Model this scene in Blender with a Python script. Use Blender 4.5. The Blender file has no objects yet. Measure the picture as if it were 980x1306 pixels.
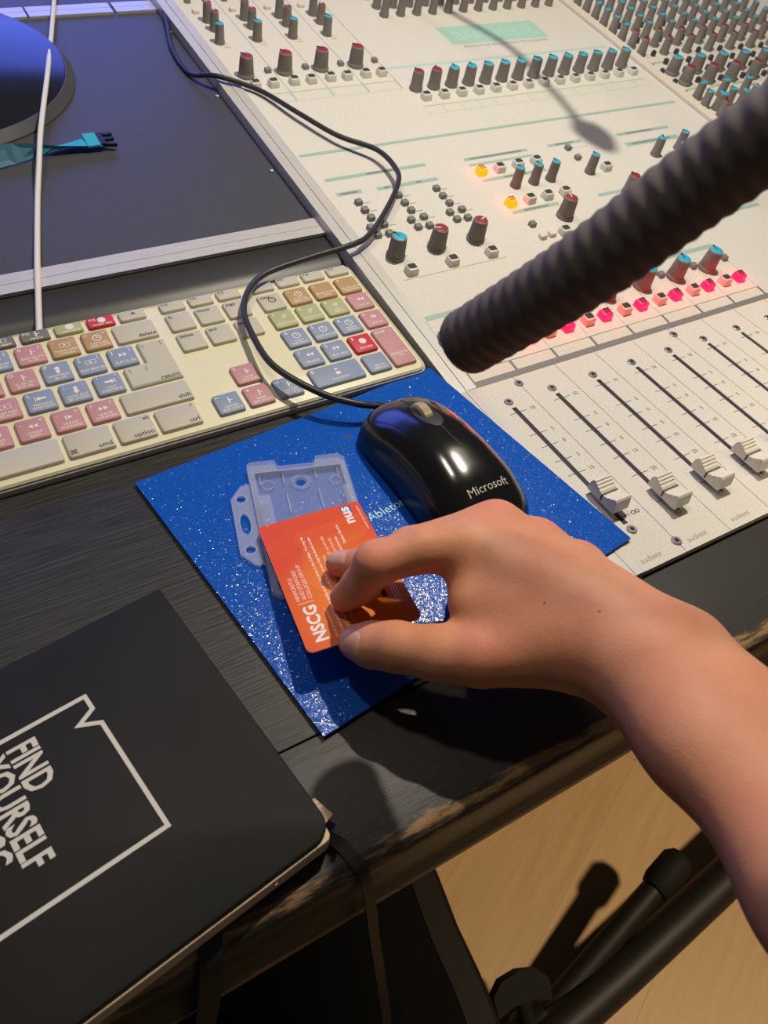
import bpy, math, random
import numpy as np
from mathutils import Vector, Matrix, Euler

random.seed(7)
SC = bpy.context.scene
COL = SC.collection

# ------------------------------------------------------------------ camera
CAM_POS = (-0.38118, -0.26865, 0.31610)
CAM_ROT = ((0.858622, -0.501304, 0.107063),      # image right
           (-0.315061, -0.680841, -0.661204),    # image down
           (0.404357, 0.533993, -0.742527))      # view direction
cam_data = bpy.data.cameras.new('camera')
cam = bpy.data.objects.new('camera', cam_data)
COL.objects.link(cam)
_r, _d, _f = [Vector(v) for v in CAM_ROT]
_m = Matrix((( _r[0], -_d[0], -_f[0]), (_r[1], -_d[1], -_f[1]), (_r[2], -_d[2], -_f[2]))).to_4x4()
_m.translation = CAM_POS
cam.matrix_world = _m
cam_data.sensor_fit = 'VERTICAL'
cam_data.sensor_height = 24.0
cam_data.lens = 24.0 * 1000.0 / 1306.0
cam_data.dof.use_dof = True
cam_data.dof.focus_distance = 0.46
cam_data.dof.aperture_fstop = 13.0
cam_data.clip_start = 0.01
cam_data.clip_end = 50
SC.camera = cam

# ------------------------------------------------------------------ world, lights, exposure
W = bpy.data.worlds.new('world'); SC.world = W
W.use_nodes = True
W.node_tree.nodes['Background'].inputs[0].default_value = (0.62, 0.58, 0.55, 1)
W.node_tree.nodes['Background'].inputs[1].default_value = 0.07
VS = SC.view_settings
VS.view_transform = 'Standard'; VS.look = 'None'; VS.gamma = 1.0; VS.exposure = 0.0
VS.use_curve_mapping = False

LAMP = Vector((0.070, 0.180, 0.78))      # the gooseneck desk lamp over the console


def area(name, loc, target, size, power, col):
    l = bpy.data.lights.new(name, 'AREA'); l.shape = 'DISK'; l.size = size; l.energy = power; l.color = col
    o = bpy.data.objects.new(name, l); COL.objects.link(o)
    o.location = loc
    o.rotation_euler = (Vector(target) - Vector(loc)).to_track_quat('-Z', 'Y').to_euler()
    return o


area('ceiling_light', (-0.53, 0.62, 2.0), (-0.3, -0.1, 0), 0.14, 9.0, (1.0, 0.86, 0.68))
area('ceiling_light', (0.9, 0.9, 2.2), (0.2, 0.1, 0), 0.6, 2.5, (1.0, 0.88, 0.72))


def ceiling_spot(loc, target, deg, power, col):
    l = bpy.data.lights.new('ceiling_spot', 'SPOT'); l.energy = power; l.color = col; l.spot_size = math.radians(deg); l.spot_blend = 0.5; l.shadow_soft_size = 0.09
    o = bpy.data.objects.new('ceiling_spot', l); COL.objects.link(o); o.location = loc
    o.rotation_euler = (Vector(target) - Vector(loc)).to_track_quat('-Z', 'Y').to_euler()


ceiling_spot((0.85, -1.15, 2.0), (0.18, -0.25, -0.7), 24, 210.0, (1.0, 0.78, 0.50))

# ------------------------------------------------------------------ materials
MATS = {}


def principled(name, col, rough=0.5, metal=0.0, spec=0.5, **kw):
    m = bpy.data.materials.new(name); m.use_nodes = True
    b = m.node_tree.nodes['Principled BSDF']
    b.inputs['Base Color'].default_value = (*col, 1)
    b.inputs['Roughness'].default_value = rough
    b.inputs['Metallic'].default_value = metal
    b.inputs['Specular IOR Level'].default_value = spec
    for k, v in kw.items():
        b.inputs[k.replace('_', ' ')].default_value = v
    MATS[name] = m
    return m


def nodes(m):
    return m.node_tree.nodes, m.node_tree.links, m.node_tree.nodes['Principled BSDF']


def add_noise(m, scale, colA, colB, stretch=(1, 1, 1), bump=0.0, detail=4, lo=0.35, hi=0.65, bdist=0.001, rough=None, tex='Object'):
    n, l, b = nodes(m)
    tc = n.new('ShaderNodeTexCoord'); mp = n.new('ShaderNodeMapping'); mp.inputs['Scale'].default_value = stretch
    nz = n.new('ShaderNodeTexNoise'); nz.inputs['Scale'].default_value = scale; nz.inputs['Detail'].default_value = detail
    cr = n.new('ShaderNodeValToRGB')
    cr.color_ramp.elements[0].position = lo; cr.color_ramp.elements[0].color = (*colA, 1)
    cr.color_ramp.elements[1].position = hi; cr.color_ramp.elements[1].color = (*colB, 1)
    l.new(tc.outputs[tex], mp.inputs[0]); l.new(mp.outputs[0], nz.inputs['Vector'])
    l.new(nz.outputs['Fac'], cr.inputs[0]); l.new(cr.outputs[0], b.inputs['Base Color'])
    if bump:
        bp = n.new('ShaderNodeBump'); bp.inputs['Strength'].default_value = bump; bp.inputs['Distance'].default_value = bdist
        l.new(nz.outputs['Fac'], bp.inputs['Height']); l.new(bp.outputs[0], b.inputs['Normal'])
    if rough:
        mr = n.new('ShaderNodeMapRange'); mr.inputs[3].default_value = rough[0]; mr.inputs[4].default_value = rough[1]
        l.new(nz.outputs['Fac'], mr.inputs[0]); l.new(mr.outputs[0], b.inputs['Roughness'])
    return nz


M = principled
panel = M('console_paint', (0.66, 0.64, 0.58), 0.62, 0, 0.3)
add_noise(panel, 900, (0.60, 0.58, 0.525), (0.70, 0.68, 0.62), bump=0.12, bdist=0.0003)
alu = M('brushed_aluminium', (0.72, 0.71, 0.68), 0.38, 0.55)
add_noise(alu, 60, (0.70, 0.69, 0.66), (0.78, 0.77, 0.74), stretch=(1, 14, 14), bump=0.05, bdist=0.0003)
rail_m = M('console_rail', (0.62, 0.61, 0.58), 0.4, 0.25)
add_noise(rail_m, 40, (0.59, 0.58, 0.55), (0.64, 0.63, 0.60), stretch=(14, 1, 14))
slot_m = M('slot_dark', (0.02, 0.02, 0.022), 0.6)
ink = M('print_ink', (0.09, 0.09, 0.09), 0.6)
ink_soft = M('print_ink_soft', (0.33, 0.32, 0.30), 0.6)
teal = M('print_teal', (0.33, 0.48, 0.42), 0.5)
teal_soft = M('print_teal_soft', (0.45, 0.64, 0.57), 0.5)
teal_box = M('print_teal_panel', (0.38, 0.63, 0.54), 0.5)
teal_pale = M('print_teal_pale', (0.46, 0.68, 0.59), 0.5)
groove_m = M('divider_grey', (0.20, 0.20, 0.20), 0.55)
knob_m = M('knob_grey', (0.20, 0.185, 0.165), 0.55)
knob_rim = M('knob_rim', (0.28, 0.24, 0.22), 0.5)
cap_red = M('knob_cap_red', (0.26, 0.035, 0.055), 0.4)
cap_teal = M('knob_cap_teal', (0.03, 0.42, 0.60), 0.4)
pointer_m = M('knob_pointer', (0.03, 0.03, 0.03), 0.5)
pointer_w = M('knob_pointer_white', (0.75, 0.7, 0.68), 0.5)
btn_m = M('button_white', (0.68, 0.65, 0.60), 0.35, Subsurface_Weight=0.15)
btn_dark = M('button_dark', (0.055, 0.065, 0.062), 0.25)
btn_small = M('button_small_grey', (0.20, 0.205, 0.185), 0.45)
btn_black = M('button_black', (0.05, 0.05, 0.05), 0.4)
btn_cream = M('button_cream', (0.72, 0.66, 0.56), 0.4)
screw_m = M('screw_steel', (0.42, 0.43, 0.46), 0.35, 0.8)
cap_cream = M('fader_cap_cream', (0.72, 0.68, 0.60), 0.45)


def emit(name, col, strength, base):
    m = M(name, base, 0.35)
    b = m.node_tree.nodes['Principled BSDF']
    b.inputs['Emission Color'].default_value = (*col, 1); b.inputs['Emission Strength'].default_value = strength
    return m


amber = emit('lit_amber', (1.0, 0.055, 0.0), 8.0, (0.35, 0.12, 0.01))
amber_top = emit('lit_amber_top', (1.0, 0.10, 0.0), 7.0, (0.3, 0.15, 0.01))
redlit = emit('lit_red', (1.0, 0.001, 0.012), 11.0, (0.25, 0.01, 0.02))
red_face = emit('lit_red_face', (1.0, 0.012, 0.10), 0.8, (0.20, 0.01, 0.02))

btn_glow = emit('button_red_spill', (1.0, 0.06, 0.05), 0.45, (0.62, 0.45, 0.42))  # red spill from the lit keys put into colour and faint emission
wood_black = M('black_stained_oak', (0.012, 0.012, 0.013), 0.45, 0, 0.3)
add_noise(wood_black, 26, (0.010, 0.010, 0.0105), (0.036, 0.035, 0.033), stretch=(1.2, 26, 26), bump=0.55, detail=7, lo=0.3, hi=0.75, bdist=0.0006, rough=(0.32, 0.55))


def worn_material():
    m = M('black_worn_edge', (0.012, 0.012, 0.013), 0.45, 0, 0.4)
    n, l, b = nodes(m)
    tc = n.new('ShaderNodeTexCoord'); mp = n.new('ShaderNodeMapping'); mp.inputs['Scale'].default_value = (0.8, 5, 5)
    l.new(tc.outputs['Object'], mp.inputs[0])
    g = n.new('ShaderNodeTexNoise'); g.inputs['Scale'].default_value = 30; g.inputs['Detail'].default_value = 9; g.inputs['Roughness'].default_value = 0.7
    l.new(mp.outputs[0], g.inputs['Vector'])
    # wear sits along the two arrises of the nosing
    sx = n.new('ShaderNodeSeparateXYZ'); l.new(tc.outputs['Object'], sx.inputs[0])
    def band(c, w, amp, sock):
        a = n.new('ShaderNodeMath'); a.operation = 'SUBTRACT'; a.inputs[1].default_value = c; l.new(sock, a.inputs[0])
        ab = n.new('ShaderNodeMath'); ab.operation = 'ABSOLUTE'; l.new(a.outputs[0], ab.inputs[0])
        mr = n.new('ShaderNodeMapRange'); mr.inputs[1].default_value = 0; mr.inputs[2].default_value = w; mr.inputs[3].default_value = amp; mr.inputs[4].default_value = 0
        l.new(ab.outputs[0], mr.inputs[0]); return mr.outputs[0]
    b1 = band(-0.1940, 0.0075, 0.27, sx.outputs[1])
    zz = band(-0.0480, 0.008, 0.30, sx.outputs[2])
    mx = n.new('ShaderNodeMath'); mx.operation = 'MAXIMUM'; l.new(b1, mx.inputs[0]); l.new(zz, mx.inputs[1])
    # only near the top or bottom arris, not down the whole face
    zt = n.new('ShaderNodeMapRange'); zt.inputs[1].default_value = -0.012; zt.inputs[2].default_value = -0.005; l.new(sx.outputs[2], zt.inputs[0])
    b1m = n.new('ShaderNodeMath'); b1m.operation = 'MULTIPLY'; l.new(b1, b1m.inputs[0]); l.new(zt.outputs[0], b1m.inputs[1])
    l.new(b1m.outputs[0], mx.inputs[0])
    ad = n.new('ShaderNodeMath'); ad.operation = 'ADD'; l.new(g.outputs['Fac'], ad.inputs[0]); l.new(mx.outputs[0], ad.inputs[1])
    cr = n.new('ShaderNodeValToRGB')
    e = cr.color_ramp.elements
    e[0].position = 0.66; e[0].color = (0.028, 0.026, 0.023, 1)
    e[1].position = 0.70; e[1].color = (0.10, 0.062, 0.036, 1)
    x = e.new(0.78); x.color = (0.33, 0.21, 0.10, 1)
    l.new(ad.outputs[0], cr.inputs[0]); l.new(cr.outputs[0], b.inputs['Base Color'])
    bp = n.new('ShaderNodeBump'); bp.inputs['Strength'].default_value = 0.5; bp.inputs['Distance'].default_value = 0.0008
    l.new(g.outputs['Fac'], bp.inputs['Height']); l.new(bp.outputs[0], b.inputs['Normal'])
    return m


worn = worn_material()
tray_m = M('black_tray_laminate', (0.05, 0.05, 0.058), 0.42, 0, 0.55)
add_noise(tray_m, 700, (0.050, 0.051, 0.058), (0.064, 0.065, 0.072), bump=0.08, bdist=0.0003)
lip_m = M('black_rail', (0.018, 0.018, 0.02), 0.42, 0, 0.5)
cover_m = M('keyboard_cover_cream', (0.76, 0.70, 0.49), 0.42, Subsurface_Weight=0.1)
kb_body = M('keyboard_body', (0.68, 0.66, 0.60), 0.45)
KEYC = {}
for nm, c in dict(grey=(0.50, 0.48, 0.41), dark=(0.16, 0.155, 0.135), pink=(0.50, 0.25, 0.27), blue=(0.235, 0.295, 0.42),
                  green=(0.40, 0.415, 0.215), brown=(0.43, 0.275, 0.13), red=(0.55, 0.025, 0.05)).items():
    KEYC[nm] = M('key_' + nm, c, 0.55)
leg_w = M('legend_white', (0.74, 0.70, 0.69), 0.6)
leg_k = M('legend_dark', (0.05, 0.05, 0.05), 0.6)
cable_white = M('cable_white', (0.72, 0.70, 0.68), 0.4)
cable_black = M('cable_black', (0.028, 0.028, 0.03), 0.38)
mouse_gloss = M('mouse_black_gloss', (0.006, 0.006, 0.007), 0.17, 0, 0.6, Coat_Weight=0.4, Coat_Roughness=0.2)
mouse_side = M('mouse_black_side', (0.008, 0.008, 0.009), 0.22, 0, 0.5)
wheel_m = M('mouse_wheel_tan', (0.36, 0.29, 0.18), 0.5)
logo_grey = M('mouse_logo_silver', (0.55, 0.52, 0.48), 0.4)
mat_print = M('mat_print_teal', (0.36, 0.70, 0.72), 0.45)
mat_white = M('mat_scratch_white', (0.72, 0.76, 0.9), 0.45)


def mat_blue():
    m = M('mouse_mat_blue', (0.005, 0.085, 0.46), 0.42, 0.0, 0.32)
    n, l, b = nodes(m)
    tc = n.new('ShaderNodeTexCoord')
    v = n.new('ShaderNodeTexVoronoi'); v.inputs['Scale'].default_value = 2200
    l.new(tc.outputs['Object'], v.inputs['Vector'])
    # tiny tilted facets: every cell leans its own way
    nm = n.new('ShaderNodeNewGeometry')
    sub = n.new('ShaderNodeVectorMath'); sub.operation = 'SUBTRACT'; sub.inputs[1].default_value = (0.5, 0.5, 0.5)
    l.new(v.outputs['Color'], sub.inputs[0])
    sc = n.new('ShaderNodeVectorMath'); sc.operation = 'SCALE'; l.new(sub.outputs[0], sc.inputs[0])
    v2 = n.new('ShaderNodeTexWhiteNoise'); l.new(v.outputs['Color'], v2.inputs['Vector'])
    pw = n.new('ShaderNodeMath'); pw.operation = 'POWER'; pw.inputs[1].default_value = 3.0; l.new(v2.outputs['Value'], pw.inputs[0])
    ma = n.new('ShaderNodeMath'); ma.operation = 'MULTIPLY_ADD'; ma.inputs[1].default_value = 0.42; ma.inputs[2].default_value = 0.12
    l.new(pw.outputs[0], ma.inputs[0]); l.new(ma.outputs[0], sc.inputs['Scale'])
    ad = n.new('ShaderNodeVectorMath'); ad.operation = 'ADD'
    l.new(nm.outputs['Normal'], ad.inputs[0]); l.new(sc.outputs[0], ad.inputs[1])
    no = n.new('ShaderNodeVectorMath'); no.operation = 'NORMALIZE'; l.new(ad.outputs[0], no.inputs[0])
    l.new(no.outputs[0], b.inputs['Normal'])
    b.inputs['Roughness'].default_value = 0.20
    return m


blue_m = mat_blue()
mat_edge = M('mouse_mat_edge', (0.02, 0.03, 0.06), 0.6)


def clear_plastic():
    m = M('clear_plastic', (0.72, 0.77, 0.92), 0.28, 0, 0.5)
    b = m.node_tree.nodes['Principled BSDF']
    b.inputs['Alpha'].default_value = 0.12
    return m


clear = clear_plastic()
clear_edge = M('clear_plastic_rib', (0.70, 0.76, 0.92), 0.25); clear_edge.node_tree.nodes['Principled BSDF'].inputs['Alpha'].default_value = 0.21


def card_material():
    m = M('card_orange', (0.75, 0.10, 0.02), 0.32)
    n, l, b = nodes(m)
    tc = n.new('ShaderNodeTexCoord')
    sx = n.new('ShaderNodeSeparateXYZ'); l.new(tc.outputs['Object'], sx.inputs[0])
    v = n.new('ShaderNodeTexVoronoi'); v.inputs['Scale'].default_value = 42; l.new(tc.outputs['Object'], v.inputs['Vector'])
    sp = n.new('ShaderNodeSeparateColor'); l.new(v.outputs['Color'], sp.inputs[0])
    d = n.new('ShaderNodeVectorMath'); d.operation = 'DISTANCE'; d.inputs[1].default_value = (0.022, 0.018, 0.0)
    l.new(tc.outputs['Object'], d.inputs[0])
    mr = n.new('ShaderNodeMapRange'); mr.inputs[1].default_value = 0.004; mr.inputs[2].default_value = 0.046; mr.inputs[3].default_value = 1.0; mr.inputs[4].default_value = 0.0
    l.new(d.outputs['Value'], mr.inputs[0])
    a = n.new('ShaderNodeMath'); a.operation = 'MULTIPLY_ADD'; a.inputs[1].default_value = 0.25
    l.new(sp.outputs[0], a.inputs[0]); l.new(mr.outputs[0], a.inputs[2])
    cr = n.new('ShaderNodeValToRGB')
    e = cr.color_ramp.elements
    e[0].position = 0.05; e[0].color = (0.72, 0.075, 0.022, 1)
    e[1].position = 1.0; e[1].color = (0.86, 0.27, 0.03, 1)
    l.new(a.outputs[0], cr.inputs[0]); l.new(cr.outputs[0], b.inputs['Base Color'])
    return m


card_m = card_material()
card_edge = M('card_edge', (0.75, 0.55, 0.48), 0.5)
card_white = M('card_print_white', (0.85, 0.80, 0.78), 0.5)
card_soft = M('card_print_soft', (0.86, 0.60, 0.45), 0.5)
card_blue = M('card_print_blue', (0.03, 0.13, 0.32), 0.5)
card_grey = M('card_strip_grey', (0.38, 0.36, 0.38), 0.35, 0.4)
card_dark = M('card_strip_dark', (0.06, 0.03, 0.03), 0.5)
nb_cover = M('notebook_cover', (0.021, 0.021, 0.020), 0.62, 0, 0.15)
add_noise(nb_cover, 14, (0.013, 0.013, 0.012), (0.019, 0.018, 0.017), bump=0.05, bdist=0.0005)
nb_print = M('notebook_print', (0.62, 0.60, 0.55), 0.6)
paper = M('paper_cream', (0.60, 0.50, 0.36), 0.8)
add_noise(paper, 90, (0.55, 0.43, 0.29), (0.80, 0.66, 0.48), stretch=(1, 1, 30))
ribbon_m = M('black_ribbon', (0.014, 0.013, 0.013), 0.6)
hose_m = M('black_hose', (0.135, 0.115, 0.112), 0.75, 0, 0.25)
lan_m = M('lanyard_teal', (0.02, 0.36, 0.52), 0.6)
lan_dark = M('lanyard_teal_dark', (0.02, 0.12, 0.19), 0.6)  # darker teal for the strap left of the twist
lan_txt = M('lanyard_print', (0.12, 0.30, 0.40), 0.6)
buckle_m = M('buckle_black', (0.015, 0.015, 0.017), 0.4)
stand_m = M('stand_black_metal', (0.014, 0.012, 0.010), 0.5, 0, 0.3)
rubber = M('rubber_black', (0.010, 0.009, 0.008), 0.7, 0, 0.2)
base_m = M('monitor_base_black', (0.012, 0.013, 0.018), 0.16, 0, 0.6)
base_rim = M('monitor_base_rim', (0.10, 0.10, 0.115), 0.3, 0.3)
case_m = M('black_case', (0.003, 0.0028, 0.0026), 0.8, 0, 0.1)
case_edge = M('case_edge_brown', (0.010, 0.006, 0.004), 0.6, 0, 0.2)
nail_m = M('fingernail', (0.66, 0.35, 0.26), 0.3)


def skin_material():
    m = M('skin', (0.56, 0.285, 0.185), 0.58, 0, 0.35, Subsurface_Weight=0.18, Subsurface_Scale=0.004)
    b = m.node_tree.nodes['Principled BSDF']
    b.inputs['Subsurface Radius'].default_value = (1.0, 0.35, 0.2)
    n, l, b = nodes(m)
    tc = n.new('ShaderNodeTexCoord')
    a = n.new('ShaderNodeTexNoise'); a.inputs['Scale'].default_value = 38; a.inputs['Detail'].default_value = 5
    l.new(tc.outputs['Object'], a.inputs['Vector'])
    cr = n.new('ShaderNodeValToRGB'); e = cr.color_ramp.elements
    e[0].position = 0.3; e[0].color = (0.60, 0.235, 0.130, 1)
    e[1].position = 0.72; e[1].color = (0.68, 0.33, 0.195, 1)
    l.new(a.outputs['Fac'], cr.inputs[0])
    col = cr.outputs[0]
    for c, r in (((-0.2680, -0.0950, 0.024), 0.020), ((-0.2600, -0.0760, 0.024), 0.018), ((-0.2720, -0.1180, 0.024), 0.022), ((-0.2560, -0.1040, 0.062), 0.016), ((-0.2000, -0.1100, 0.066), 0.022), ((-0.2362, -0.1620, 0.050), 0.020), ((-0.1830, -0.1240, 0.060), 0.018)):
        d = n.new('ShaderNodeVectorMath'); d.operation = 'DISTANCE'; d.inputs[1].default_value = c; l.new(tc.outputs['Object'], d.inputs[0])
        mr = n.new('ShaderNodeMapRange'); mr.interpolation_type = 'SMOOTHSTEP'; mr.inputs[1].default_value = r; mr.inputs[2].default_value = 0.004; mr.inputs[3].default_value = 0.0; mr.inputs[4].default_value = 0.55
        l.new(d.outputs['Value'], mr.inputs[0])
        mx = n.new('ShaderNodeMix'); mx.data_type = 'RGBA'; mx.inputs[7].default_value = (0.66, 0.215, 0.140, 1)
        l.new(mr.outputs[0], mx.inputs[0]); l.new(col, mx.inputs[6]); col = mx.outputs[2]
    for cx, cy in ((-0.2145, -0.1607), (-0.2030, -0.1766)):      # two small moles
        flat = n.new('ShaderNodeVectorMath'); flat.operation = 'MULTIPLY'; flat.inputs[1].default_value = (1, 1, 0); l.new(tc.outputs['Object'], flat.inputs[0])
        d = n.new('ShaderNodeVectorMath'); d.operation = 'DISTANCE'; d.inputs[1].default_value = (cx, cy, 0); l.new(flat.outputs[0], d.inputs[0])
        mr = n.new('ShaderNodeMapRange'); mr.inputs[1].default_value = 0.0008; mr.inputs[2].default_value = 0.0003; mr.inputs[3].default_value = 0.0; mr.inputs[4].default_value = 0.75
        l.new(d.outputs['Value'], mr.inputs[0])
        mx = n.new('ShaderNodeMix'); mx.data_type = 'RGBA'; mx.inputs[7].default_value = (0.16, 0.06, 0.035, 1)
        l.new(mr.outputs[0], mx.inputs[0]); l.new(col, mx.inputs[6]); col = mx.outputs[2]
    l.new(col, b.inputs['Base Color'])
    f = n.new('ShaderNodeTexVoronoi'); f.inputs['Scale'].default_value = 900; f.feature = 'DISTANCE_TO_EDGE'
    l.new(tc.outputs['Object'], f.inputs['Vector'])
    f2 = n.new('ShaderNodeTexNoise'); f2.inputs['Scale'].default_value = 260; f2.inputs['Detail'].default_value = 5
    l.new(tc.outputs['Object'], f2.inputs['Vector'])
    ad = n.new('ShaderNodeMath'); ad.operation = 'MULTIPLY_ADD'; ad.inputs[1].default_value = 0.6
    l.new(f.outputs['Distance'], ad.inputs[0]); l.new(f2.outputs['Fac'], ad.inputs[2])
    bp = n.new('ShaderNodeBump'); bp.inputs['Strength'].default_value = 0.22; bp.inputs['Distance'].default_value = 0.0006
    l.new(ad.outputs[0], bp.inputs['Height']); l.new(bp.outputs[0], b.inputs['Normal'])
    return m


skin = skin_material()


def floor_material():
    m = M('floor_pine', (0.50, 0.32, 0.15), 0.42)
    n, l, b = nodes(m)
    nz = add_noise(m, 9, (0.49, 0.305, 0.140), (0.54, 0.345, 0.162), stretch=(1, 9, 1), bump=0.05, detail=6, rough=(0.35, 0.5))
    oi = n.new('ShaderNodeObjectInfo')
    hs = n.new('ShaderNodeHueSaturation')
    mr = n.new('ShaderNodeMapRange'); mr.inputs[3].default_value = 0.94; mr.inputs[4].default_value = 1.06
    l.new(oi.outputs['Random'], mr.inputs[0]); l.new(mr.outputs[0], hs.inputs['Value'])
    src = b.inputs['Base Color'].links[0].from_socket
    l.new(src, hs.inputs['Color']); l.new(hs.outputs[0], b.inputs['Base Color'])
    return m


floor_m = floor_material()
floor_under = M('floor_joint', (0.12, 0.07, 0.03), 0.8)
screen_m = emit('screen_blue', (0.12, 0.18, 1.0), 3.6, (0.01, 0.01, 0.02))  # glow of the added screen, turns the tray bluish
bezel_m = M('screen_bezel', (0.02, 0.02, 0.022), 0.4)
lampshade_m = M('lamp_black', (0.02, 0.02, 0.02), 0.4)


# ------------------------------------------------------------------ mesh helpers
class MB:
    def __init__(s): s.v = []; s.f = []

    def add(s, verts, faces):
        o = len(s.v); s.v += [tuple(p) for p in verts]; s.f += [tuple(i + o for i in f) for f in faces]; return s

    def box(s, x0, x1, y0, y1, z0, z1):
        return s.add([(x0, y0, z0), (x1, y0, z0), (x1, y1, z0), (x0, y1, z0), (x0, y0, z1), (x1, y0, z1), (x1, y1, z1), (x0, y1, z1)],
                     [(3, 2, 1, 0), (4, 5, 6, 7), (0, 1, 5, 4), (1, 2, 6, 5), (2, 3, 7, 6), (3, 0, 4, 7)])

    def rings(s, rs, closed=True, cap0=True, cap1=True):
        n = len(rs[0]); o = len(s.v)
        for r in rs: s.v += [tuple(p) for p in r]
        for i in range(len(rs) - 1):
            for k in range(n if closed else n - 1):
                a = o + i * n + k; b = o + i * n + (k + 1) % n
                s.f.append((a, b, b + n, a + n))
        if cap0: s.f.append(tuple(o + k for k in reversed(range(n))))
        if cap1: s.f.append(tuple(o + (len(rs) - 1) * n + k for k in range(n)))
        return s

    def prism(s, poly, z0, z1):
        return s.rings([[(x, y, z0) for x, y in poly], [(x, y, z1) for x, y in poly]])

    def rbox(s, cx, cy, w, h, z0, z1, r, cham=0.0, n=3, taper=0.0):
        def ring(dw, z):
            return [(cx + x, cy + y, z) for x, y in rrect(w - 2 * dw, h - 2 * dw, max(r - dw, r * 0.35), n)]
        rs = [ring(0, z0), ring(taper, z1 - cham)]
        if cham:
            rs.append(ring(taper + cham * 0.35, z1 - cham * 0.3)); rs.append(ring(taper + cham, z1))
        return s.rings(rs)

    def lathe(s, prof, n=20):
        rs = [[(r * math.cos(2 * math.pi * k / n), r * math.sin(2 * math.pi * k / n), z) for k in range(n)] for r, z in prof]
        return s.rings(rs)

    def tube(s, pts, r, n=8):
        pts = [Vector(p) for p in pts]; rr = r if isinstance(r, (list, tuple)) else [r] * len(pts)
        rs = []; up = Vector((0, 0, 1))
        t0 = (pts[1] - pts[0]).normalized()
        u = t0.cross(up)
        if u.length < 1e-4: u = t0.cross(Vector((1, 0, 0)))
        u.normalize()
        for i, p in enumerate(pts):
            t = (pts[min(i + 1, len(pts) - 1)] - pts[max(i - 1, 0)]).normalized()
            u = (u - t * u.dot(t)).normalized(); w = t.cross(u)
            rs.append([tuple(p + (u * math.cos(2 * math.pi * k / n) + w * math.sin(2 * math.pi * k / n)) * rr[i]) for k in range(n)])
        return s.rings(rs)

    def mesh(s, name, mat, smooth=False, angle=None):
        me = bpy.data.meshes.new(name); me.from_pydata(s.v, [], s.f)
        if mat: me.materials.append(mat)
        me.update()
        if smooth:
            me.shade_smooth() if hasattr(me, 'shade_smooth') else me.polygons.foreach_set('use_smooth', [True] * len(me.polygons))
            if angle:
                try: me.set_sharp_from_angle(angle=math.radians(angle))
                except Exception: pass
        return me


def rrect(w, h, r, n=3):
    p = []
    r = min(r, w / 2 - 1e-6, h / 2 - 1e-6)
    for cx, cy, a0 in ((w / 2 - r, h / 2 - r, 0), (-w / 2 + r, h / 2 - r, 90), (-w / 2 + r, -h / 2 + r, 180), (w / 2 - r, -h / 2 + r, 270)):
        for k in range(n + 1):
            a = math.radians(a0 + 90 * k / n); p.append((cx + r * math.cos(a), cy + r * math.sin(a)))
    return p


def link(name, data, parent=None, loc=(0, 0, 0), rot=(0, 0, 0), order='XYZ', scale=None):
    o = bpy.data.objects.new(name, data); COL.objects.link(o)
    if parent: o.parent = parent
    o.location = loc; o.rotation_mode = order; o.rotation_euler = rot
    if scale: o.scale = scale
    return o


def thing(name, label, cat, loc=(0, 0, 0), rot=(0, 0, 0), group=None):
    o = link(name, None, None, loc, rot); o.empty_display_size = 0.02
    o['label'] = label; o['category'] = cat
    if group: o['group'] = group
    return o


def tag(o, label, cat, group=None):
    o['label'] = label; o['category'] = cat
    if group: o['group'] = group
    return o


def part(name, mb, mat, parent, smooth=False, angle=40, **kw):
    return link(name, mb.mesh(name, mat, smooth, angle), parent, **kw)


def catmull(pts, n=8):
    P = [Vector(p) for p in pts]; P = [P[0] * 2 - P[1]] + P + [P[-1] * 2 - P[-2]]; out = []
    for i in range(1, len(P) - 2):
        for k in range(n):
            t = k / n; a, b, c, d = P[i - 1], P[i], P[i + 1], P[i + 2]
            out.append(0.5 * ((2 * b) + (c - a) * t + (2 * a - 5 * b + 4 * c - d) * t * t + (3 * b - a - 3 * c + d) * t ** 3))
    out.append(P[-2]); return out


TXT = {}


def text_mesh(s, size, mat, align='CENTER', bold=0.0, fit=None, ext=0.00006):
    """a flat lettering mesh in XY; fit=(w, h) stretches it into a box with its corner at the origin"""
    key = (s, round(size, 6), mat.name, align, bold, fit)
    if key in TXT: return TXT[key]
    c = bpy.data.curves.new('lettering', 'FONT'); c.body = s; c.size = size; c.align_x = align; c.align_y = 'CENTER' if not fit else 'BOTTOM_BASELINE'
    c.extrude = ext; c.offset = bold; c.resolution_u = 2
    o = bpy.data.objects.new('lettering', c); COL.objects.link(o)
    bpy.context.view_layer.update()
    dg = bpy.context.evaluated_depsgraph_get()
    me = bpy.data.meshes.new_from_object(o.evaluated_get(dg))
    bpy.data.objects.remove(o); bpy.data.curves.remove(c)
    me.materials.clear(); me.materials.append(mat)
    if fit:
        n = len(me.vertices); a = np.empty(n * 3); me.vertices.foreach_get('co', a); a = a.reshape(-1, 3)
        mn, mx = a[:, :2].min(0), a[:, :2].max(0)
        a[:, :2] = (a[:, :2] - mn) / (mx - mn) * np.array(fit)
        me.vertices.foreach_set('co', a.ravel()); me.update()
    me.name = 'lettering'
    TXT[key] = me
    return me


# build every lettering mesh before the scene grows large (the depsgraph is small then)
for _s, _sz, _m in (('10', .0042, ink), ('5', .0042, ink), ('0', .0042, ink), ('20', .0042, ink), ('\u221e', .0075, ink)):
    text_mesh(_s, _sz, _m)

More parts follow.
